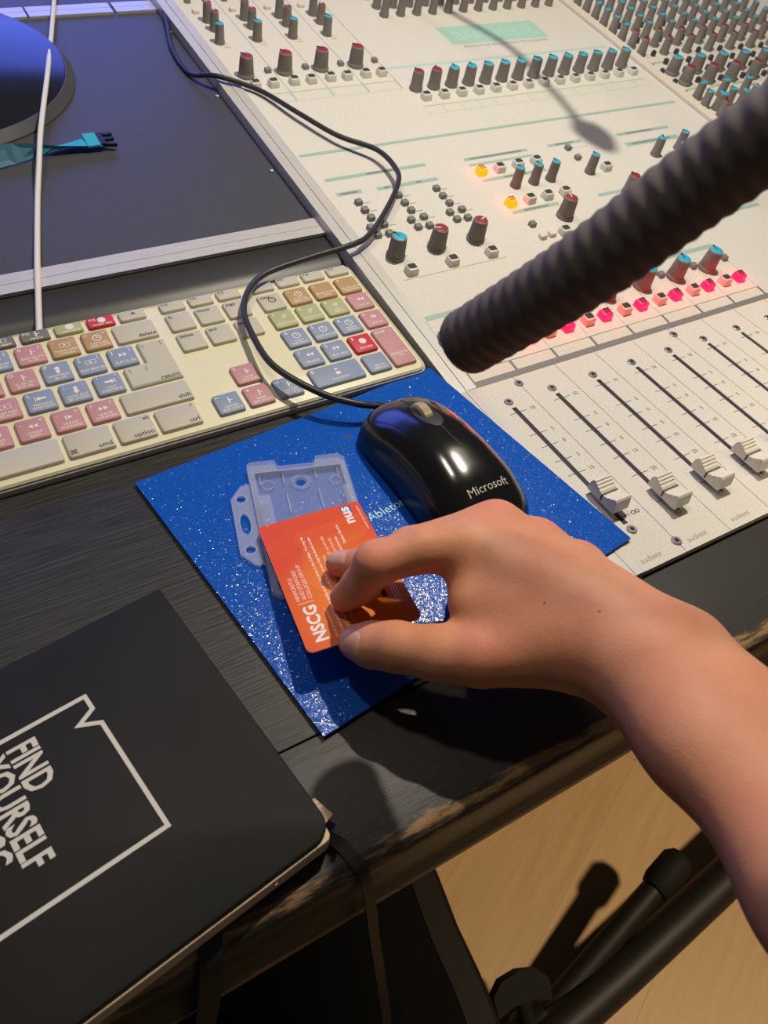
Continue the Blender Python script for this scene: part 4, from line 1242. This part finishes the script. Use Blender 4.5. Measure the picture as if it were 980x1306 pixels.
nail((-0.2700, -0.1215, 0.0262), (-0.42, 0.70, -0.50), (-0.34, -0.55, 0.76), 0.0064, 0.0062)
nail((-0.2570, -0.0790, 0.0245), (-0.62, 0.62, -0.40), (-0.30, -0.05, 0.95), 0.0052, 0.0048)

# ================================================================== RIBBED HOSE
hp = catmull([(-0.2276, -0.0957, 0.1536), (-0.2136, -0.1242, 0.1956), (-0.1955, -0.1396, 0.2282), (-0.1828, -0.1522, 0.2518), (-0.15, -0.178, 0.3), (-0.122, -0.27, 0.42), (-0.11, -0.42, 0.62), (-0.12, -0.62, 0.9)], 60)
# even spacing along the path
dist = [0.0]
for a, b in zip(hp[:-1], hp[1:]): dist.append(dist[-1] + (b - a).length)
dist = np.array(dist); tot = dist[-1]; H = np.array([list(p) for p in hp])
ss = np.arange(0, tot, 0.0008)
path = np.stack([np.interp(ss, dist, H[:, i]) for i in range(3)], 1)
rad = [0.0112 + 0.00055 * (0.5 + 0.5 * math.cos(2 * math.pi * s / 0.0056)) for s in ss]
for i in range(5): rad[i] = 0.0100 + 0.0017 * math.sqrt(1 - (1 - (i + 0.4) / 5.4) ** 2)
hose = thing('gooseneck_hose', 'thick black ribbed flexible gooseneck hanging down over the mixing console', 'gooseneck', tuple(path[0]))
o = part('ribbed_sleeve', MB().tube([Vector(p) - Vector(path[0]) for p in path], rad, 28), hose_m, hose, True, 80)
d_ = (Vector(path[0]) - Vector(path[8])).normalized()
part('end_plug', MB().tube([d_ * -0.004, d_ * 0.0002], [0.0080, 0.0075], 20), rubber, hose, True, 40)

# ================================================================== NOTEBOOK
nb = thing('notebook', 'black notebook with white FIND YOURSELF print lying on the desk corner', 'notebook', (-0.3352, -0.0479, 0.0), (0, 0, math.radians(8.5)))
NZ = 0.0140
def nbpoly(x0, x1, y0, y1, r):
    return [((x0 + x1) / 2 + a, (y0 + y1) / 2 + b) for a, b in rrect(x1 - x0, y1 - y0, r, 5)]
NW, NH = -0.212, -0.1365
def nbplate(x0, x1, y0, y1, r, z0, z1, ch=0.0004, rtop=0.0014):
    def ring(d, z):
        p = []
        for cx, cy, a0, q in ((x1, y1, 0, rtop), (x0, y1, 90, r), (x0, y0, 180, r), (x1, y0, 270, r)):
            q = max(q, d + 0.0004); sx = 1 if cx == x1 else -1; sy = 1 if cy == y1 else -1
            for k in range(7):
                a = math.radians(a0 + 15 * k); p.append((cx - sx * q + (q - d) * math.cos(a), cy - sy * q + (q - d) * math.sin(a), z))
        return p
    return MB().rings([ring(0, z0), ring(0, z1 - ch), ring(ch * 0.35, z1 - ch * 0.3), ring(ch, z1)])
part('cover', nbplate(NW, 0.0, NH, 0.0, 0.0085, NZ - 0.0020, NZ, 0.0008), nb_cover, nb, True, 40)
part('pages', nbplate(NW + 0.002, -0.0016, NH - 0.0010, -0.0030, 0.0030, 0.0022, NZ - 0.0021, 0.0003), paper, nb, True, 40)
part('back_cover', nbplate(NW, -0.0010, NH + 0.0015, 0.0, 0.0085, 0.0003, 0.0021, 0.0006), nb_cover, nb, True, 40)
part('loose_leaf', MB().add([(-0.020, NH + 0.020, 0.0100), (-0.028, NH - 0.0020, 0.0098), (0.0050, NH + 0.0075, 0.0060), (0.0022, NH + 0.016, 0.0090), (-0.020, NH + 0.020, 0.0103), (-0.028, NH - 0.0020, 0.0101), (0.0050, NH + 0.0075, 0.0063), (0.0022, NH + 0.016, 0.0093)], [(3, 2, 1, 0), (4, 5, 6, 7), (0, 1, 5, 4), (1, 2, 6, 5), (2, 3, 7, 6), (3, 0, 4, 7)]), paper, nb)
mb = MB()
fr = [(-0.135, -0.0318), (-0.0505, -0.0318), (-0.0503, -0.0386), (-0.0578, -0.0424), (-0.0500, -0.0462), (-0.0488, -0.0980), (-0.135, -0.0985)]
wd = 0.0009
outl = [[], []]
for k in range(len(fr)):
    p = Vector(fr[k]); d0 = (p - Vector(fr[max(k - 1, 0)])); d1 = (Vector(fr[min(k + 1, len(fr) - 1)]) - p)
    d0 = d0.normalized() if d0.length else d1.normalized(); d1 = d1.normalized() if d1.length else d0
    n0 = Vector((-d0.y, d0.x)); n1 = Vector((-d1.y, d1.x)); nn = (n0 + n1).normalized(); nn *= wd / max(nn.dot(n0), 0.35)
    outl[0].append(p + nn); outl[1].append(p - nn)
for k in range(len(fr) - 1):
    mb.prism([tuple(outl[1][k]), tuple(outl[1][k + 1]), tuple(outl[0][k + 1]), tuple(outl[0][k])], NZ + 0.00004, NZ + 0.00010)
part('cover_frame_print', mb, nb_print, nb)
for t, bx, y0, ln in (('FIND', -0.0847, -0.0367, 0.0213), ('YOURSELF', -0.0966, -0.0367, 0.0475), ('AT NSCG', -0.1085, -0.0367, 0.0405)):
    link('cover_print', text_mesh(t, 0.016, nb_print, 'LEFT', 0.00042, fit=(ln, 0.0113), ext=0.00002), nb, (bx, y0, NZ + 0.00006), (0, 0, -math.pi / 2))
# closing band and page marker hanging over the desk edge
ni = (Matrix.Translation((-0.3352, -0.0479, 0)) @ Matrix.Rotation(math.radians(8.5), 4, 'Z')).inverted()


def strap(name, pts, wvec, th, mat):
    pts = [Vector(p) for p in catmull(pts, 6)]; wv = Vector(wvec); rs = []
    for i, p in enumerate(pts):
        t = (pts[min(i + 1, len(pts) - 1)] - pts[max(i - 1, 0)]).normalized()
        nrm = t.cross(wv).normalized() * th
        rs.append([tuple(ni @ q) for q in (p - wv - nrm, p + wv - nrm, p + wv + nrm, p - wv + nrm)])
    return part(name, MB().rings(rs), mat, nb)


strap('marker_ribbon', [(-0.3240, -0.1740, 0.0080), (-0.3140, -0.1840, 0.0030), (-0.3110, -0.1930, 0.0012), (-0.3095, -0.1985, -0.0030), (-0.3080, -0.2035, -0.0200), (-0.3065, -0.2120, -0.0550), (-0.3050, -0.2220, -0.0900), (-0.3060, -0.2370, -0.1250), (-0.3100, -0.2550, -0.1700)], (0.0026, 0.0006, 0), 0.0004, ribbon_m)
strap('elastic_band', [(-0.3660, -0.1750, 0.0012), (-0.3680, -0.1850, 0.0012), (-0.3710, -0.1960, -0.0005), (-0.3745, -0.2025, -0.0150), (-0.3800, -0.2070, -0.0450), (-0.3880, -0.2110, -0.0900), (-0.395, -0.2150, -0.1300)], (0.0045, 0.0, 0), 0.0005, ribbon_m)

# ================================================================== LANYARD
lan = thing('lanyard', 'teal fabric lanyard with black clip lying on the black tray', 'lanyard', onT(-0.28, 0.322), RM)
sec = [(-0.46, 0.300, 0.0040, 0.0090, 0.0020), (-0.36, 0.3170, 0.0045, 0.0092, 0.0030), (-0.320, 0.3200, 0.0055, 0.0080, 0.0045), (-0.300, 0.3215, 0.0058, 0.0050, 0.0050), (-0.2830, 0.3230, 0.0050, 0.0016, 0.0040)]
sec2 = [(-0.2830, 0.3230, 0.0050, 0.0016, 0.0040), (-0.2700, 0.3245, 0.0045, -0.0030, 0.0030), (-0.2560, 0.3270, 0.0040, -0.0062, 0.0020), (-0.2440, 0.3280, 0.0038, -0.0080, 0.0010), (-0.2370, 0.3275, 0.0036, -0.0086, 0.0006)]


def ribbon(name, sc, mat):
    rs = []
    for x, s, h, hs, hh in sc:
        c = Vector((x + 0.28, s - 0.322, h)); w = Vector((0.0006 if hs < 0 else 0, hs, hh)); t = Vector((0, -0.0004 * (1 if hh else 0), 0.0004))
        rs.append([tuple(c - w - t), tuple(c + w - t), tuple(c + w + t), tuple(c - w + t)])
    return part(name, MB().rings(rs), mat, lan)


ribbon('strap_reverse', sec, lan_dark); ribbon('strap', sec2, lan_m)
part('strap_fold', MB().box(0.0330, 0.0425, -0.0030, 0.0142, 0.0042, 0.0058), lan_m, lan)
mb = MB().box(0.0425, 0.0470, -0.0020, 0.0130, 0.0025, 0.0060)
mb.prism([(0.0470, -0.0020), (0.0540, -0.0040), (0.0550, -0.0022), (0.0490, 0.0010)], 0.003, 0.0055)
mb.prism([(0.0470, 0.0040), (0.0545, 0.0045), (0.0545, 0.0068), (0.0470, 0.0068)], 0.003, 0.0055)
mb.prism([(0.0490, 0.0100), (0.0550, 0.0110), (0.0540, 0.0130), (0.0470, 0.0130)], 0.003, 0.0055)
part('clip', mb, buckle_m, lan)

# ================================================================== MONITOR ON ROUND BASE
mo = thing('monitor_stand', 'glossy black round foot of a monitor stand on the black tray', 'monitor stand', onT(-0.336, 0.452), RM)
part('base_disc', MB().lathe([(0.1080, 0.0078), (0.1065, 0.0084), (0.02, 0.0086)], 72), base_m, mo, True, 30)
part('rim', MB().lathe([(0.1140, 0.0), (0.1140, 0.0015), (0.1080, 0.0080)], 72), base_rim, mo, True, 25)
part('column', MB().tube([(-0.02, 0.01, 0.006), (-0.02, 0.012, 0.12), (-0.02, 0.02, 0.24)], 0.016, 20), base_m, mo, True, 60)

# ================================================================== BEHIND THE DESK: ADDED BLUE SCREEN (unseen, tints the tray)
bs = thing('added_blue_screen', 'wide blue screen added out of view behind the desk to tint the tray', 'screen', (-0.2, 1.62, FZ))
part('bezel', MB().box(-0.87, 0.57, 0, 0.04, 0.98, 1.62), bezel_m, bs)
part('display', MB().box(-0.85, 0.55, -0.002, 0.0, 1.0, 1.60), screen_m, bs)
part('stand', MB().box(-0.1, 0.0, 0.01, 0.04, 0.0, 0.99), bezel_m, bs)
part('foot', MB().box(-0.3, 0.2, -0.12, 0.14, 0.0, 0.02), bezel_m, bs)

# ================================================================== FLOOR STAND
fs = thing('microphone_stand', 'black metal microphone stand folded on the wooden floor below the desk', 'microphone stand', (0.03, -0.28, FZ))
FO = Vector((0.03, -0.28, FZ))


def fpart(name, mb, mat, s=True): o = part(name, mb, mat, fs, s, 50); o.location = -FO; return o


fpart('tube', MB().tube([(-0.115, -0.2950, -0.640), (0.0341, -0.2855, -0.632), (0.1761, -0.2738, -0.622), (0.36, -0.2580, -0.610), (0.9, -0.21, -0.575)], 0.0225, 24), stand_m)
fpart('leg', MB().tube([(-0.085, -0.2780, -0.655), (0.0, -0.2610, -0.632), (0.125, -0.2350, -0.597)], 0.0135, 18), stand_m)
fpart('end_cap', MB().tube([(0.110, -0.2382, -0.600), (0.118, -0.2366, -0.598), (0.150, -0.2300, -0.590), (0.158, -0.2285, -0.588)], [0.0160, 0.0185, 0.0185, 0.0130], 20), rubber)
fpart('collar', MB().tube([(-0.118, -0.288, -0.655), (-0.086, -0.2800, -0.650), (-0.062, -0.2745, -0.645)], [0.022, 0.026, 0.022], 18), stand_m)
wing = [(-0.032, -0.014), (-0.034, 0.006), (-0.022, 0.018), (0.0, 0.022), (0.022, 0.018), (0.034, 0.006), (0.032, -0.014), (0.012, -0.008), (-0.012, -0.008)]
mb = MB().rings([[(x, -0.006, y) for x, y in wing], [(x, 0.006, y) for x, y in wing]])
o = part('wing_knob', mb, rubber, fs, True, 40); o.location = Vector((-0.0880, -0.2450, -0.602)) - FO; o.rotation_euler = (math.radians(-62), math.radians(8), math.radians(-12))
fpart('knob_shaft', MB().tube([(-0.0880, -0.2480, -0.608), (-0.0865, -0.2700, -0.640)], [0.008, 0.010], 12), stand_m)
fpart('foot', MB().tube([(-0.10, -0.29, -0.660), (-0.10, -0.29, FZ)], 0.016, 14), stand_m)
fpart('foot', MB().tube([(0.70, -0.228, -0.59), (0.70, -0.228, FZ)], 0.012, 14), stand_m)

# ================================================================== CASE UNDER THE DESK
cs = thing('equipment_case', 'black equipment case with dark brown edge standing under the desk', 'case', (-0.5, -0.2, FZ))
edge = [(-0.1380, -0.02), (-0.1420, -0.10), (-0.1464, -0.1329), (-0.1544, -0.1782), (-0.1580, -0.2190), (-0.1646, -0.2593), (-0.180, -0.34), (-0.205, -0.44)]
top = [(x + 0.5, y + 0.2) for x, y in edge] + [(-0.40, -0.24), (-0.40, 0.18)]
part('body', MB().prism([(x - 0.012 if x > 0 else x, y) for x, y in top][::-1], 0.0, 0.249), case_m, cs)
mb = MB(); rs = []
for x, y in edge:
    a, b = x + 0.5, y + 0.2
    rs.append([(a - 0.028, b, 0.238), (a, b, 0.238), (a, b, 0.247), (a - 0.004, b, 0.250), (a - 0.028, b, 0.250)])
mb.rings(rs); part('edge_trim', mb, case_edge, cs, True, 30)

# ================================================================== GOOSENECK MICROPHONE (its shadow falls on the console)
gm = thing('gooseneck_microphone', 'small black gooseneck microphone rising from the back of the console', 'microphone', onM(0.10, 0.72))
GO = Vector(onM(0.10, 0.72))


def caster(x, s, u=0.55): return LAMP + (Vector(onM(x, s)) - LAMP) * u


stem_pts = [caster(0.1885, 0.256), caster(0.1950, 0.285), caster(0.2006, 0.334), caster(0.2050, 0.396), caster(0.1800, 0.481), caster(0.150, 0.58), Vector((0.085, 0.45, 0.25)), Vector((0.095, 0.62, 0.20)), GO + Vector((0, 0, 0.01))]
part('stem', MB().tube([p - GO for p in catmull(stem_pts, 8)], 0.0023, 10), stand_m, gm, True, 60)
cap_pts = [caster(0.1885, 0.262), caster(0.1885, 0.256), caster(0.1890, 0.252), caster(0.1905, 0.238), caster(0.1910, 0.226), caster(0.1900, 0.214), caster(0.1893, 0.205)]
part('capsule', MB().tube([p - GO for p in cap_pts], [0.0034, 0.0040, 0.0082, 0.0098, 0.0094, 0.0064, 0.0030], 18), stand_m, gm, True, 60)
part('base', MB().lathe([(0.02, 0), (0.02, 0.006), (0.008, 0.012)], 24), stand_m, gm, True, 40, rot=RM)

# ================================================================== DESK LAMP (key light of the place)
dl = thing('desk_lamp', 'black desk lamp reaching over the console from its back edge', 'lamp', onM(0.30, 0.74))
DLO = Vector(onM(0.30, 0.74))
part('base', MB().lathe([(0.05, 0), (0.05, 0.012), (0.012, 0.018)], 32), lampshade_m, dl, True, 40, rot=RM)
part('arm', MB().tube([p - DLO for p in catmull([DLO + Vector((0, 0, 0.015)), DLO + Vector((0.005, 0.01, 0.60)), Vector((0.28, 0.55, 1.02)), Vector((0.16, 0.32, 1.02)), LAMP + Vector((0.02, 0.04, 0.12)), LAMP + Vector((0.0, 0.0, 0.058))], 10)], 0.007, 12), lampshade_m, dl, True, 60)
sh = MB().lathe([(0.012, 0.060), (0.022, 0.055), (0.045, 0.016), (0.0435, 0.016), (0.020, 0.050)], 32)
o = part('shade', sh, lampshade_m, dl, True, 40); o.location = LAMP - DLO
ld = bpy.data.lights.new('bulb', 'SPOT'); ld.energy = 22.5; ld.color = (1.0, 0.90, 0.74); ld.spot_size = math.radians(165); ld.spot_blend = 0.25; ld.shadow_soft_size = 0.008
lo_ = bpy.data.objects.new('bulb', ld); COL.objects.link(lo_); lo_.location = LAMP; lo_.rotation_euler = (0, 0, 0)
